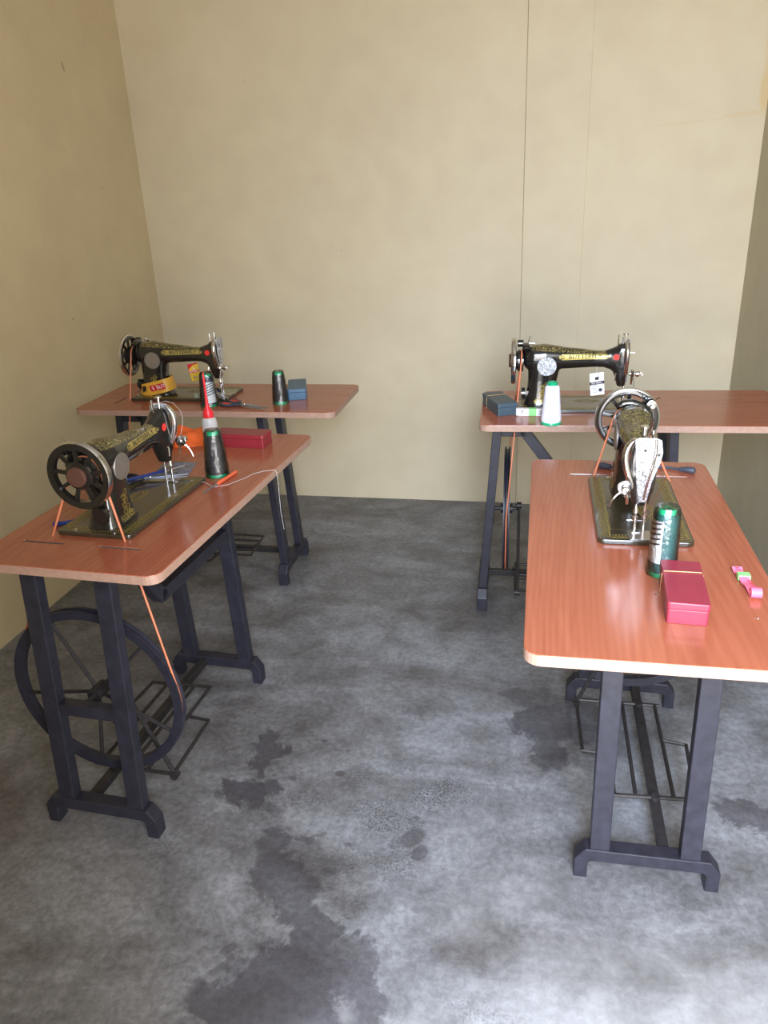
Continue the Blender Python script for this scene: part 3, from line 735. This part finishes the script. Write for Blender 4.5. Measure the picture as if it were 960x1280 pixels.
def swing_tag(k, name, label, body, band, u0, z0, w, h, tilt, kind):
    """card tag hanging by a thread from the arm"""
    root = machs[k]
    y = AY+.012
    F = frame((u0, y, z0), (-math.cos(tilt), -.1, math.sin(tilt)), (math.sin(tilt), 0.05, math.cos(tilt)))
    bm = bmesh.new(); prism(bm, rrect(-w/2, w/2, -h, 0, .002, 2), .0012, F)
    c = obj(name, bm, body, root); c['label'] = label
    bm = bmesh.new(); tube(bm, [F @ Vector((0, -.004, .001)), (u0, AY, .134)], .0006, 5); obj('tag_string', bm, M['white'], c)
    b = bmesh.new(); prism(b, [(-w/2-.0004, -h*.53), (w/2+.0004, -h*.51), (w/2+.0004, -h*.38), (-w/2-.0004, -h*.40)], .0004, F @ Matrix.Translation((0, 0, .0012))); obj('tag_band', b, band, c)
    text('lettering', 'BUTTERFLY', .0075, M['white'], c, F @ Matrix.Translation((0, -h*.455, .0018)), .0001, .93 if w > .035 else .8)
    if kind == 'white':
        b = bmesh.new(); prism(b, [(-.006, -.028*.86), (.006, -.028*.86), (.006, -.013), (-.006, -.015)], .0004, F @ Matrix.Translation((0, 0, .0012))); obj('printed_emblem', b, M['ink'], c)
        b = bmesh.new()
        for i, (x0, x1) in enumerate(((-.015, .006), (-.016, -.004), (-.012, -.002), (-.012, 0))):
            prism(b, [(x0, -h*(.60+.09*i)), (x1, -h*(.60+.09*i)+.001), (x1, -h*(.60+.09*i)+.0022), (x0, -h*(.60+.09*i)+.0012)], .0003, F @ Matrix.Translation((0, 0, .0012)))
        lathe(b, [(0, 0), (.0062, 0), (.0062, .0004), (0, .0004)], F @ Matrix.Translation((.010, -h*.78, .0012)), 18)
        obj('small_print', b, M['dark_grey'], c)
    else:
        b = bmesh.new(); prism(b, [(-w/2, -.022), (-w/2, 0), (w/2, 0), (w/2, -.004), (0, -.006)], .0004, F @ Matrix.Translation((0, 0, .0012))); obj('red_corner', b, M['redink'], c)
        text('emblem_letter', 'A', .014, M['pinkletter'], c, F @ Matrix.Translation((.001, -.020, .0016)), .0001)
        b = bmesh.new()
        for i in range(2): prism(b, [(-.009+.011*i, -h*.86), (-.002+.011*i, -h*.86), (-.002+.011*i, -h*.74), (-.009+.011*i, -h*.74)], .0003, F @ Matrix.Translation((0, 0, .0012)))
        obj('small_print', b, M['olive_paper'], c)
swing_tag('RB', 'price_tag', 'white card tag with a black BUTTERFLY band', M['white'], M['ink'], -.058, .117, .046, .076, .10, 'white')
swing_tag('LB', 'price_tag', 'yellow card tag with red corner and red band', M['yellow'], M['redink'], -.045, .128, .040, .066, .16, 'yellow')

# ------------------------------------------------------------------ drive belts (own loop round hub and fly wheel, through the slots)
def belt_path():
    A = Vector((.140+.212-.026, .0-.0154+AY, TZ+.157)); ra = .0345      # pulley groove, table space (x, y, z)
    B = Vector((.365, -.062, .346)); rb = .2208
    # 2-D in (y, z)
    a = Vector((A.y, A.z)); b = Vector((B.y, B.z)); d = b-a; L = d.length; th = math.atan2(d.y, d.x)
    be = math.acos((ra-rb)/L)
    pts = []
    for k in range(17):  # around the pulley, far side from the wheel
        t = th+be+(2*PI-2*be)*k/16; pts.append(Vector((A.x, A.y+ra*math.cos(t), A.z+ra*math.sin(t))))
    for k in range(33):
        t = th-be+(2*be)*k/32; pts.append(Vector((B.x, B.y+rb*math.cos(t), B.z+rb*math.sin(t))))
    # dense straight runs already join; make the strands step over in x gradually
    return pts
BP = belt_path()
bm = bmesh.new(); tube(bm, BP, .0027, 8, closed=True)
belt0 = obj('drive_belt', bm, M['belt'], smooth=True)
BLAB = dict(RF='orange drive belt hanging from the wheel of the right foreground machine', LF='orange drive belt on the left foreground machine, running to the large wheel below',
            LB='orange drive belt on the machine in the far left corner', RB='orange drive belt running down beside the blue-grey box at the far right')
for i, k in enumerate(('RF', 'LF', 'LB', 'RB')):
    b = belt0 if i == 0 else dup(belt0)
    x, y, a, _, _ = TABLES[k]; b.location = (x, y, 0); b.rotation_euler = (0, 0, a)
    tag(b, BLAB[k], 'belt', 'orange drive belts')

# ------------------------------------------------------------------ thread cones
def cone(k, u, v, label, thread, h=.125, r0=.030, r1=.0165, film=True, paper=None, name='thread_cone', rot=0.0):
    root = empty(name, tw(k, u, v), rot); tag(root, label, 'thread cone')
    bm = bmesh.new(); lathe(bm, [(0, .0), (r0*1.0, .0), (r0*1.05, .003), (r0*1.0, .008), (r0*.5, .008), (0, .008)], n=36)
    c_ = obj('cone_base', bm, M['green'], root, smooth=True); c_['label'] = 'green base rim'
    bm = bmesh.new(); prof = [(0, .008), (r0*.97, .008), (r0*1.02, .014)]
    for i in range(9): t = i/8; prof.append((r0*1.02+(r1*1.35-r0*1.02)*t**.95, .014+(h-.030)*t))
    prof += [(r1*1.05, h-.010), (0, h-.010)]
    lathe(bm, prof, n=40); obj('thread', bm, thread, root, smooth=True)
    bm = bmesh.new(); lathe(bm, [(0, h-.012), (r1*.95, h-.012), (r1, h-.003), (r1*.85, h), (r1*.5, h), (r1*.45, h-.008), (0, h-.008)], n=28)
    c_ = obj('cone_tip', bm, M['green'], root, smooth=True); c_['label'] = 'green top rim'
    if paper:
        z0, z1, a0, a1 = paper; bm = bmesh.new(); K = 12; V_ = []
        for i in range(K+1):
            a = a0+(a1-a0)*i/K; col = []
            for z in (z0, (z0+z1)/2, z1):
                t = max(0, (z-.014)/(h-.030)); r = r0*1.02+(r1*1.35-r0*1.02)*t**.95+.0012; col.append(bm.verts.new((r*math.cos(a), r*math.sin(a), z)))
            V_.append(col)
        for A, B in zip(V_, V_[1:]):
            for i in (0, 1): bm.faces.new((A[i], B[i], B[i+1], A[i+1]))
        lab = obj('paper_label', bm, M['white'], root, smooth=True); lab['label'] = 'white paper label with dark stripes'
        bm = bmesh.new()
        for j in range(5):
            zz = z0+(z1-z0)*(.35+.12*j); V_ = []
            for i in range(K-1):
                a = a0+(a1-a0)*(i+1)/K; col = []
                for z in (zz+i*.0009, zz+.0035+i*.0009):
                    t = max(0, (z-.014)/(h-.030)); r = r0*1.02+(r1*1.35-r0*1.02)*t**.95+.0018; col.append(bm.verts.new((r*math.cos(a), r*math.sin(a), z)))
                V_.append(col)
            for A, B in zip(V_, V_[1:]): bm.faces.new((A[0], B[0], B[1], A[1]))
        obj('printed_stripe', bm, M['dark_grey'], lab, smooth=True)
    if film:
        bm = bmesh.new(); K = 30; rings = []
        for i in range(15):
            t = i/14; z = .001+min(t*1.2, 1+(t-.833)*.04)*(h+.003); r = (r0*1.16+(r1*1.45-r0*1.16)*t*1.2) if i < 12 else r1*1.45*(1-((i-11)/3.2)**1.6)
            rings.append([Vector(((r+random.uniform(-.0012, .0012))*math.cos(2*PI*j/K), (r+random.uniform(-.0012, .0012))*math.sin(2*PI*j/K), z+random.uniform(-.0005, .0005))) for j in range(K)])
        R_ = [[bm.verts.new(p) for p in r] for r in rings]
        for A, B in zip(R_, R_[1:]):
            for j in range(K): bm.faces.new((A[j], A[(j+1) % K], B[(j+1) % K], B[j]))
        f = obj('plastic_wrap', bm, M['film'], root, smooth=True); f['label'] = 'clear crinkled plastic wrap'
    return root
cone('RF', -.173, .030, 'teal thread cone in clear wrap with a white label, behind the crimson box', M['thread_teal'], h=.135, r0=.0250, r1=.0165, paper=(.030, .115, 2.75, 4.40))
cone('RB', .232, -.200, 'large white thread cone with green rims, unwrapped, beside the white tape measure', M['thread_white'], h=.133, r0=.031, r1=.0165, film=False)
cone('LF', -.100, -.088, 'black thread cone in clear wrap in front of the red-capped oil bottle', M['thread_black'], h=.125, r0=.029, r1=.016)
cone('LB', -.266, -.085, 'black thread cone in clear wrap beside the small blue box in the far left corner', M['thread_black'], h=.114, r0=.026, r1=.0145)
cone('LB', -.010, -.130, 'navy thread cone with a white striped label in front of the far left machine', M['thread_navy'], h=.118, r0=.029, r1=.017, paper=(.015, .090, 4.75, 6.15))

# ------------------------------------------------------------------ lidded boxes
def lidbox(k, u, v, a, label, mat, band=True, L=.165, W=.067, H=.041, lip=None, name='plastic_box'):
    root = empty(name, tw(k, u, v), ang(k, a)); tag(root, label, 'box')
    bm = bmesh.new(); prism(bm, rrect(-L/2, L/2, -W/2, W/2, .004, 3), H*.66); obj('box_base', bm, mat, root, bevel=.0012)
    bm = bmesh.new(); prism(bm, rrect(-L/2-.0012, L/2+.0012, -W/2-.0012, W/2+.0012, .005, 3), H*.33, Matrix.Translation((0, 0, H*.67))); obj('lid', bm, mat, root, bevel=.002)
    if band:
        x = L*.20; e = .002
        bm = bmesh.new(); tube(bm, [(x, -W/2-e, .001), (x+.001, W/2+e, .001), (x-.002, W/2+e, H*.9), (x-.001, W/2-.002, H+.0012), (x+.002, -W/2+.002, H+.0012), (x, -W/2-e, H*.9)], .0009, 6, closed=True)
        obj('elastic_band', bm, M['rubber'], root, smooth=True)
    return root
lidbox('RF', -.282, .052, -.06, 'crimson plastic box with a thin elastic band, on the right foreground table', M['crimson'])
lidbox('RB', .395, -.035, -1.22, 'blue-grey plastic box at the left corner of the far right table', M['blue_grey'])
lidbox('LB', -.293, .038, 1.86, 'small blue box beside a black thread cone on the far left table', M['blue_box'], band=False)
lidbox('LF', -.370, -.045, PI/2-.02, 'dark red plastic box near the far end of the left foreground table', M['crimson_dark'], band=False)

# ------------------------------------------------------------------ tape measures
def tape_pink():
    root = empty('tape_measure', tw('RF', -.205, .178), ang('RF', 0)); tag(root, 'pink tape measure with green band, partly unrolled near the crimson box', 'tape measure')
    bm = bmesh.new(); lathe(bm, [(.004, -.009), (.0095, -.009), (.0095, .009), (.004, .009), (.004, -.009)], frame((-.050, -.002, .0105), (1, 0, 0), (0, 0, 1)) @ Matrix.Rotation(0, 4, 'X'), 24)
    obj('roll', bm, M['pink'], root, smooth=True)
    bm = bmesh.new(); A = []
    for i in range(16):
        t = i/15; x = -.046+.098*t; z = .004+.006*math.sin(t*PI*2.3)**2*(.4+t) if t > .05 else .002; y = -.002+.010*t
        A.append([bm.verts.new((x, y-.009, z)), bm.verts.new((x, y+.009, z)), bm.verts.new((x, y+.009, z+.0015)), bm.verts.new((x, y-.009, z+.0015))])
    for a, b in zip(A, A[1:]):
        for i in range(4): bm.faces.new((a[i], a[(i+1) % 4], b[(i+1) % 4], b[i]))
    bm.faces.new(A[0]); bm.faces.new(list(reversed(A[-1])))
    obj('tape_strip', bm, M['pink'], root, smooth=True)
    bm = bmesh.new(); box(bm, .012, .030, -.009, .014, .0012, .0122); obj('paper_sleeve', bm, M['tape_green'], root, bevel=.002)
    bm = bmesh.new()
    for x in (-.024, -.015, -.006, .036, .044):
        box(bm, x, x+.0015, -.008+.0020*(x*100+2.4), -.001+.0020*(x*100+2.4), .0118 if x > .03 else .0105, .0124 if x > .03 else .0111)
    obj('tape_marking', bm, M['redink'], root)
tape_pink()
root = empty('tape_measure', tw('RB', .293, -.108), ang('RB', -.05)); tag(root, 'white folded tape measure with a green band beside the blue-grey box', 'tape measure')
bm = bmesh.new(); prism(bm, rrect(-.048, .048, -.008, .008, .006, 4), .024); obj('folded_tape', bm, M['white'], root, bevel=.001)
bm = bmesh.new(); box(bm, -.018, .006, -.009, .009, .0004, .0248); obj('paper_sleeve', bm, M['tape_green'], root, bevel=.0008)
for s, x in (('7', .028), ('2', -.032)): text('printed_number', s, .016, M['ink'], root, frame((x, .0083, .012), (-1, 0, 0), (0, 0, 1)), .0001)

# ------------------------------------------------------------------ oil bottle, cloth, tools
root = empty('oil_bottle', tw('LF', -.300, .022)); root.scale = (1, 1, 1.10); tag(root, 'white plastic oil bottle with a long red nozzle behind the black thread cone', 'bottle')
bm = bmesh.new(); lathe(bm, [(0, 0), (.021, 0), (.0225, .003), (.0225, .080), (.020, .090), (.013, .096), (.012, .100), (0, .100)], n=32); obj('bottle_body', bm, M['bottle'], root, smooth=True)
bm = bmesh.new(); lathe(bm, [(0, .094), (.0155, .094), (.0155, .106), (.010, .117), (.0050, .128), (.0036, .155), (.0026, .178), (.0034, .180), (.0028, .206), (.0012, .216), (0, .216)], n=24); obj('nozzle_cap', bm, M['redcap'], root, smooth=True)

def cloth():
    bm = bmesh.new(); NX, NY = 34, 24; V_ = {}
    rnd = random.Random(3)
    ph = [rnd.uniform(0, 6) for _ in range(6)]
    def hgt(s, t):
        e = min(1, min(s, 1-s)*7)*min(1, min(t, 1-t)*7)
        return .003+e**.5*(.022+.006*math.sin(7*s+ph[0]+3*t)+.004*math.sin(13*t+ph[1]+4*s)+.003*math.sin(23*s+ph[2]-9*t))
    for i in range(NX):
        for j in range(NY):
            s, t = i/(NX-1), j/(NY-1); wx = .006*math.sin(9*t+ph[3])+.004*math.sin(21*t); wy = .007*math.sin(8*s+ph[4])+.004*math.sin(19*s+ph[5])
            V_[i, j] = bm.verts.new(((s-.5)*.155+wx, (t-.5)*.165+wy+.25*(s-.5)*.1, hgt(s, t)))
    low = {}
    for i in range(NX):
        for j in range(NY):
            if i in (0, NX-1) or j in (0, NY-1): low[i, j] = bm.verts.new((V_[i, j].co.x, V_[i, j].co.y, 0))
    for i in range(NX-1):
        for j in range(NY-1): bm.faces.new((V_[i, j], V_[i+1, j], V_[i+1, j+1], V_[i, j+1]))
    per = [(i, 0) for i in range(NX)]+[(NX-1, j) for j in range(1, NY)]+[(i, NY-1) for i in range(NX-2, -1, -1)]+[(0, j) for j in range(NY-2, 0, -1)]
    for a, b in zip(per, per[1:]+per[:1]): bm.faces.new((V_[a], low[a], low[b], V_[b]))
    bm.faces.new([low[p] for p in reversed(per)])
    o = obj('folded_cloth', bm, M['orange_cloth'], smooth=True); o.location = tw('LF', -.400, .150); o.rotation_euler = (0, 0, ang('LF', .1))
    tag(o, 'bright orange folded cloth behind the left foreground machine', 'cloth')
cloth()

def scissors(k, u, v, a, z, label, handle, grip, L=.19, spread=.06, name='scissors', blade='blade'):
    """x axis: from handles (-x) to blade tips (+x)"""
    root = empty(name, tw(k, u, v, z), ang(k, a)); tag(root, label, 'scissors')
    for s in (1, -1):
        bm = bmesh.new(); z0 = .0035 if s > 0 else .0005
        pl = [(-.015, -.006), (L*.52, -.001), (L*.52, .001), (.02, .008), (-.015, .008)]
        prism(bm, [(x, y*s) for x, y in (pl if s > 0 else pl[::-1])], .0028, Matrix.Translation((0, 0, z0+.004)) @ Matrix.Rotation(s*spread, 4, 'Z')); obj('blade', bm, M[blade], root, bevel=.0006)
        bm = bmesh.new(); cx, cy = -L*.34, s*L*.10; n = 20
        tube(bm, [(cx+.026*math.cos(2*PI*i/n), cy+.014*math.sin(2*PI*i/n), .0065) for i in range(n)], .0048, 8, closed=True)
        tube(bm, [(cx+.022, cy-s*.006, .0065), (-.012, -s*.001, .0065)], [.006, .0045], 8)
        h = obj('handle', bm, M[handle], root, smooth=True)
        if grip:
            bm = bmesh.new(); tube(bm, [(cx+.019*math.cos(2*PI*i/n), cy+.008*math.sin(2*PI*i/n), .0068) for i in range(n)], .0040, 8, closed=True); obj('grip_lining', bm, M[grip], h, smooth=True)
    bm = bmesh.new(); lathe(bm, [(0, 0), (.0045, 0), (.004, .0015), (0, .002)], Matrix.Translation((0, 0, .0105)), 14); obj('pivot_screw', bm, M['chrome'], root, smooth=True)
    return root
scissors('LB', -.150, -.145, 2.72, TZ, 'scissors with black and red handles in front of the far left machine', 'dark_grey', 'redhandle', L=.21)
scissors('LB', .000, -.035, 2.3+PI*0, TZ+.0115, 'navy-handled scissors across the bed of the far left machine', 'navy', None, L=.20)
scissors('LF', -.005, .060, 1.88, TZ+.012, 'navy-handled scissors on the bed under the left foreground machine', 'navy', None, L=.19)

def flatpack(name, k, u, v, a, z, L, W, T, mat, label, cat):
    bm = bmesh.new(); n = 10; V_ = []
    for i in range(n+1):
        row = []
        for j in range(5):
            s, t = i/n, j/4; e = 0 if i in (0, n) or j in (0, 4) else T*(.6+.4*math.sin(9*s+3*t)); row.append(bm.verts.new(((s-.5)*L, (t-.5)*W, .0008+e)))
        V_.append(row)
    low = [bm.verts.new(p) for p in ((-L/2, -W/2, 0), (L/2, -W/2, 0), (L/2, W/2, 0), (-L/2, W/2, 0))]
    for i in range(n):
        for j in range(4): bm.faces.new((V_[i][j], V_[i+1][j], V_[i+1][j+1], V_[i][j+1]))
    bm.faces.new(low[::-1])
    bm.faces.new([low[0], low[1]]+[V_[i][0] for i in range(n, -1, -1)]); bm.faces.new([low[2], low[3]]+[V_[i][4] for i in range(0, n+1)])
    bm.faces.new([low[1], low[2]]+[V_[n][j] for j in range(4, -1, -1)]); bm.faces.new([low[3], low[0]]+[V_[0][j] for j in range(0, 5)])
    o = obj(name, bm, mat, smooth=True); o.location = tw(k, u, v, z); o.rotation_euler = (0, 0, ang(k, a)); tag(o, label, cat); return o
M['blue_film'] = plain('blue_grey_film', (.10, .12, .20), .18, var=.3, scale=80, coat=.6)
flatpack('plastic_packet', 'LF', -.130, .055, .25, TZ, .115, .100, .006, M['blue_film'], 'crumpled blue-grey plastic packet beside the bed of the left foreground machine', 'packet')
flatpack('paper_packet', 'LB', -.010, .030, .15, TZ+.0115, .085, .070, .002, M['olive_paper'], 'pale olive paper packet on the bed end of the far left machine', 'packet')
# small screwdrivers
def driver(k, p0, p1, z, label, hmat, r=.0055, hl=.6):
    a, b = tw(k, *p0, z+r), tw(k, *p1, z+r); root = empty('screwdriver', (a.x, a.y, z), 0); tag(root, label, 'screwdriver')
    d = b-a; o = Vector((0, 0, r)); m_ = d*hl
    bm = bmesh.new(); tube(bm, [o, o+m_*.06, o+m_*.5, o+m_*.94, o+m_], [r*.8, r, r*.85, r, r*.6], 10); obj('handle', bm, hmat, root, smooth=True)
    bm = bmesh.new(); tube(bm, [o+m_*.98, o+d*.93, o+d], [r*.38, r*.38, r*.45], 8); obj('shaft', bm, M['blade'], root, smooth=True)
M['orange_handle'] = plain('orange_handle', (.72, .13, .05), .35)
driver('LF', (-.118, -.135), (.045, -.118), TZ, 'orange-handled screwdriver beside the black thread cone on the left', M['orange_handle'])
driver('LF', (.075, .125), (-.085, .000), TZ+.024, 'blue screwdriver lying over the navy scissors under the left machine', M['blue'], r=.004, hl=.75)
driver('LF', (.292, .148), (.262, .093), TZ, 'short blue screwdriver handle just below the left hand wheel', M['blue'], r=.006, hl=.85)
# cord behind the right foreground machine
root = empty('power_cord', tw('RF', .415, .06), 0); tag(root, 'dark grey cord with a thick plug end behind the right foreground machine', 'cord')
def rl(u, v, z): return tw('RF', u, v, TZ+z)-root.location
bm = bmesh.new(); tube(bm, [rl(.418, -.03, .005), rl(.425, .0, .004), rl(.432, .05, .004), rl(.438, .09, .004), rl(.430, .13, .004), rl(.412, .158, .005)], .0035, 8); obj('cord', bm, M['dark_grey'], root, smooth=True)
bm = bmesh.new(); tube(bm, [rl(.414, .150, .006), rl(.407, .166, .008), rl(.400, .182, .008), rl(.398, .186, .008)], [.005, .008, .009, .006], 10); obj('plug', bm, M['dark_grey'], root, smooth=True)
bm = bmesh.new(); tube(bm, [rl(.430, -.052, .006), rl(.424, -.040, .008), rl(.414, -.020, .008)], [.006, .009, .007], 10); obj('socket_end', bm, M['dark_grey'], root, smooth=True)
# pale bobbins on the far left bed
for i, (u, v, lab) in enumerate(((.070, -.060, 'pale green bobbin on the bed edge of the far left machine, nearer the aisle'), (.060, -.030, 'pale green bobbin on the far left machine bed, nearer the wall'))):
    bm = bmesh.new(); lathe(bm, [(.003, 0), (.011, 0), (.011, .0015), (.007, .002), (.007, .012), (.011, .0125), (.011, .014), (.003, .014), (.003, 0)], Matrix.Rotation(.0, 4, 'X'), 24)
    o = obj('bobbin', bm, M['pale_green'], smooth=True); o.location = tw('LB', u, v, TZ+.0118); tag(o, lab, 'bobbin')
# loose white thread on the left foreground table
bm = bmesh.new(); pts = [(-.02, -.05, .0115), (-.02, -.09, .008), (-.01, -.118, .001), (-.03, -.150, .001), (-.085, -.175, .001), (-.12, -.185, .0012), (-.145, -.205, .001), (-.158, -.2325, .001), (-.158, -.2365, -.006), (-.160, -.237, -.05), (-.157, -.238, -.12), (-.166, -.24, -.20)]
P_ = []
for i in range(len(pts)-1):
    for s in range(4):
        t = s/4; P_.append([pts[i][j]*(1-t)+pts[i+1][j]*t for j in range(3)])
o0 = tw('LF', -.08, -.15); tube(bm, [tw('LF', u, v, TZ+z)-o0 for u, v, z in P_], .0004, 5)
o = obj('loose_thread', bm, M['white'], smooth=True); o.location = o0; tag(o, 'loose white thread trailing off the edge of the left foreground table', 'thread')
# thread caught on the head of the left foreground machine
bm = bmesh.new(); o0 = tw('LF', -.01, -.02, TZ+.15)
tube(bm, [tw('LF', u, v, TZ+z)-o0 for u, v, z in ((.01, .0, .225), (-.02, -.01, .226), (-.04, -.02, .215), (-.055, -.03, .19), (-.058, -.03, .165), (-.055, -.025, .14), (-.04, -.02, .115))], .0003, 5)
o = obj('needle_thread', bm, M['white'], smooth=True); o.location = o0; tag(o, 'fine white thread looping from the top of the left foreground machine', 'thread')
# pins and crumbs on the right foreground table
for (u, v, lab) in ((-.180, -.070, 'tiny steel pin on the open left half of the right foreground table'), (-.262, .010, 'tiny steel pin against the left side of the crimson box'), (-.330, .165, 'tiny steel pin in front of the pink tape measure')):
    bm = bmesh.new(); tube(bm, [(-.0035, 0, .0008), (.003, .0005, .0008)], .0006, 6); lathe(bm, [(0, 0), (.0013, .0006), (.0013, .0016), (0, .0022)], Matrix.Translation((.0036, .0005, 0)), 8)
    o = obj('steel_pin', bm, M['chrome'], smooth=True); o.location = tw('RF', u, v); o.rotation_euler = (0, 0, .2); tag(o, lab, 'pin', 'pins on the right foreground table')

# ------------------------------------------------------------------ light
def area(name, loc, rot, sx, sy, power, col):
    l = bpy.data.lights.new(name, 'AREA'); l.shape = 'RECTANGLE'; l.size = sx; l.size_y = sy; l.energy = power; l.color = col
    o = bpy.data.objects.new(name, l); C.objects.link(o); o.location = loc; o.rotation_euler = rot; return o
area('doorway_daylight', ((DX0+DX1)/2, YF-.18, 1.10), (PI/2, 0, math.radians(-12)), DX1-DX0-.06, 1.9, 84, (1.0, .955, .91))
area('open_sky_daylight', (.32, YF-1.25, 2.15), (math.radians(48), 0, 0), .9, 1.0, 180, (.55, .73, 1.0))
w = bpy.data.worlds.new('sky'); w.use_nodes = True; bpy.context.scene.world = w
bg = w.node_tree.nodes['Background']; bg.inputs[0].default_value = (.72, .82, 1, 1); bg.inputs[1].default_value = 1.0

# ------------------------------------------------------------------ camera
R = ((0.9799877584805397, 0.037826946343394625, -0.19543058961846602), (0.19479060586359628, -0.38442892024919495, 0.9023696721096799), (-0.04099528138189095, -0.9223792752476456, -0.38410396964630233))
cam = bpy.data.cameras.new('camera'); co = bpy.data.objects.new('camera', cam); C.objects.link(co)
cam.sensor_fit = 'VERTICAL'; cam.sensor_height = 36; cam.lens = 971.46/1280*36; cam.clip_start = .02
mw = Matrix(((R[0][0], -R[0][1], -R[0][2], 0), (R[1][0], -R[1][1], -R[1][2], 0), (R[2][0], -R[2][1], -R[2][2], CAMH), (0, 0, 0, 1)))
co.matrix_world = mw
bpy.context.scene.camera = co
vs = bpy.context.scene.view_settings
vs.view_transform = 'Standard'; vs.look = 'None'; vs.gamma = 1; vs.use_curve_mapping = False; vs.exposure = 0.0
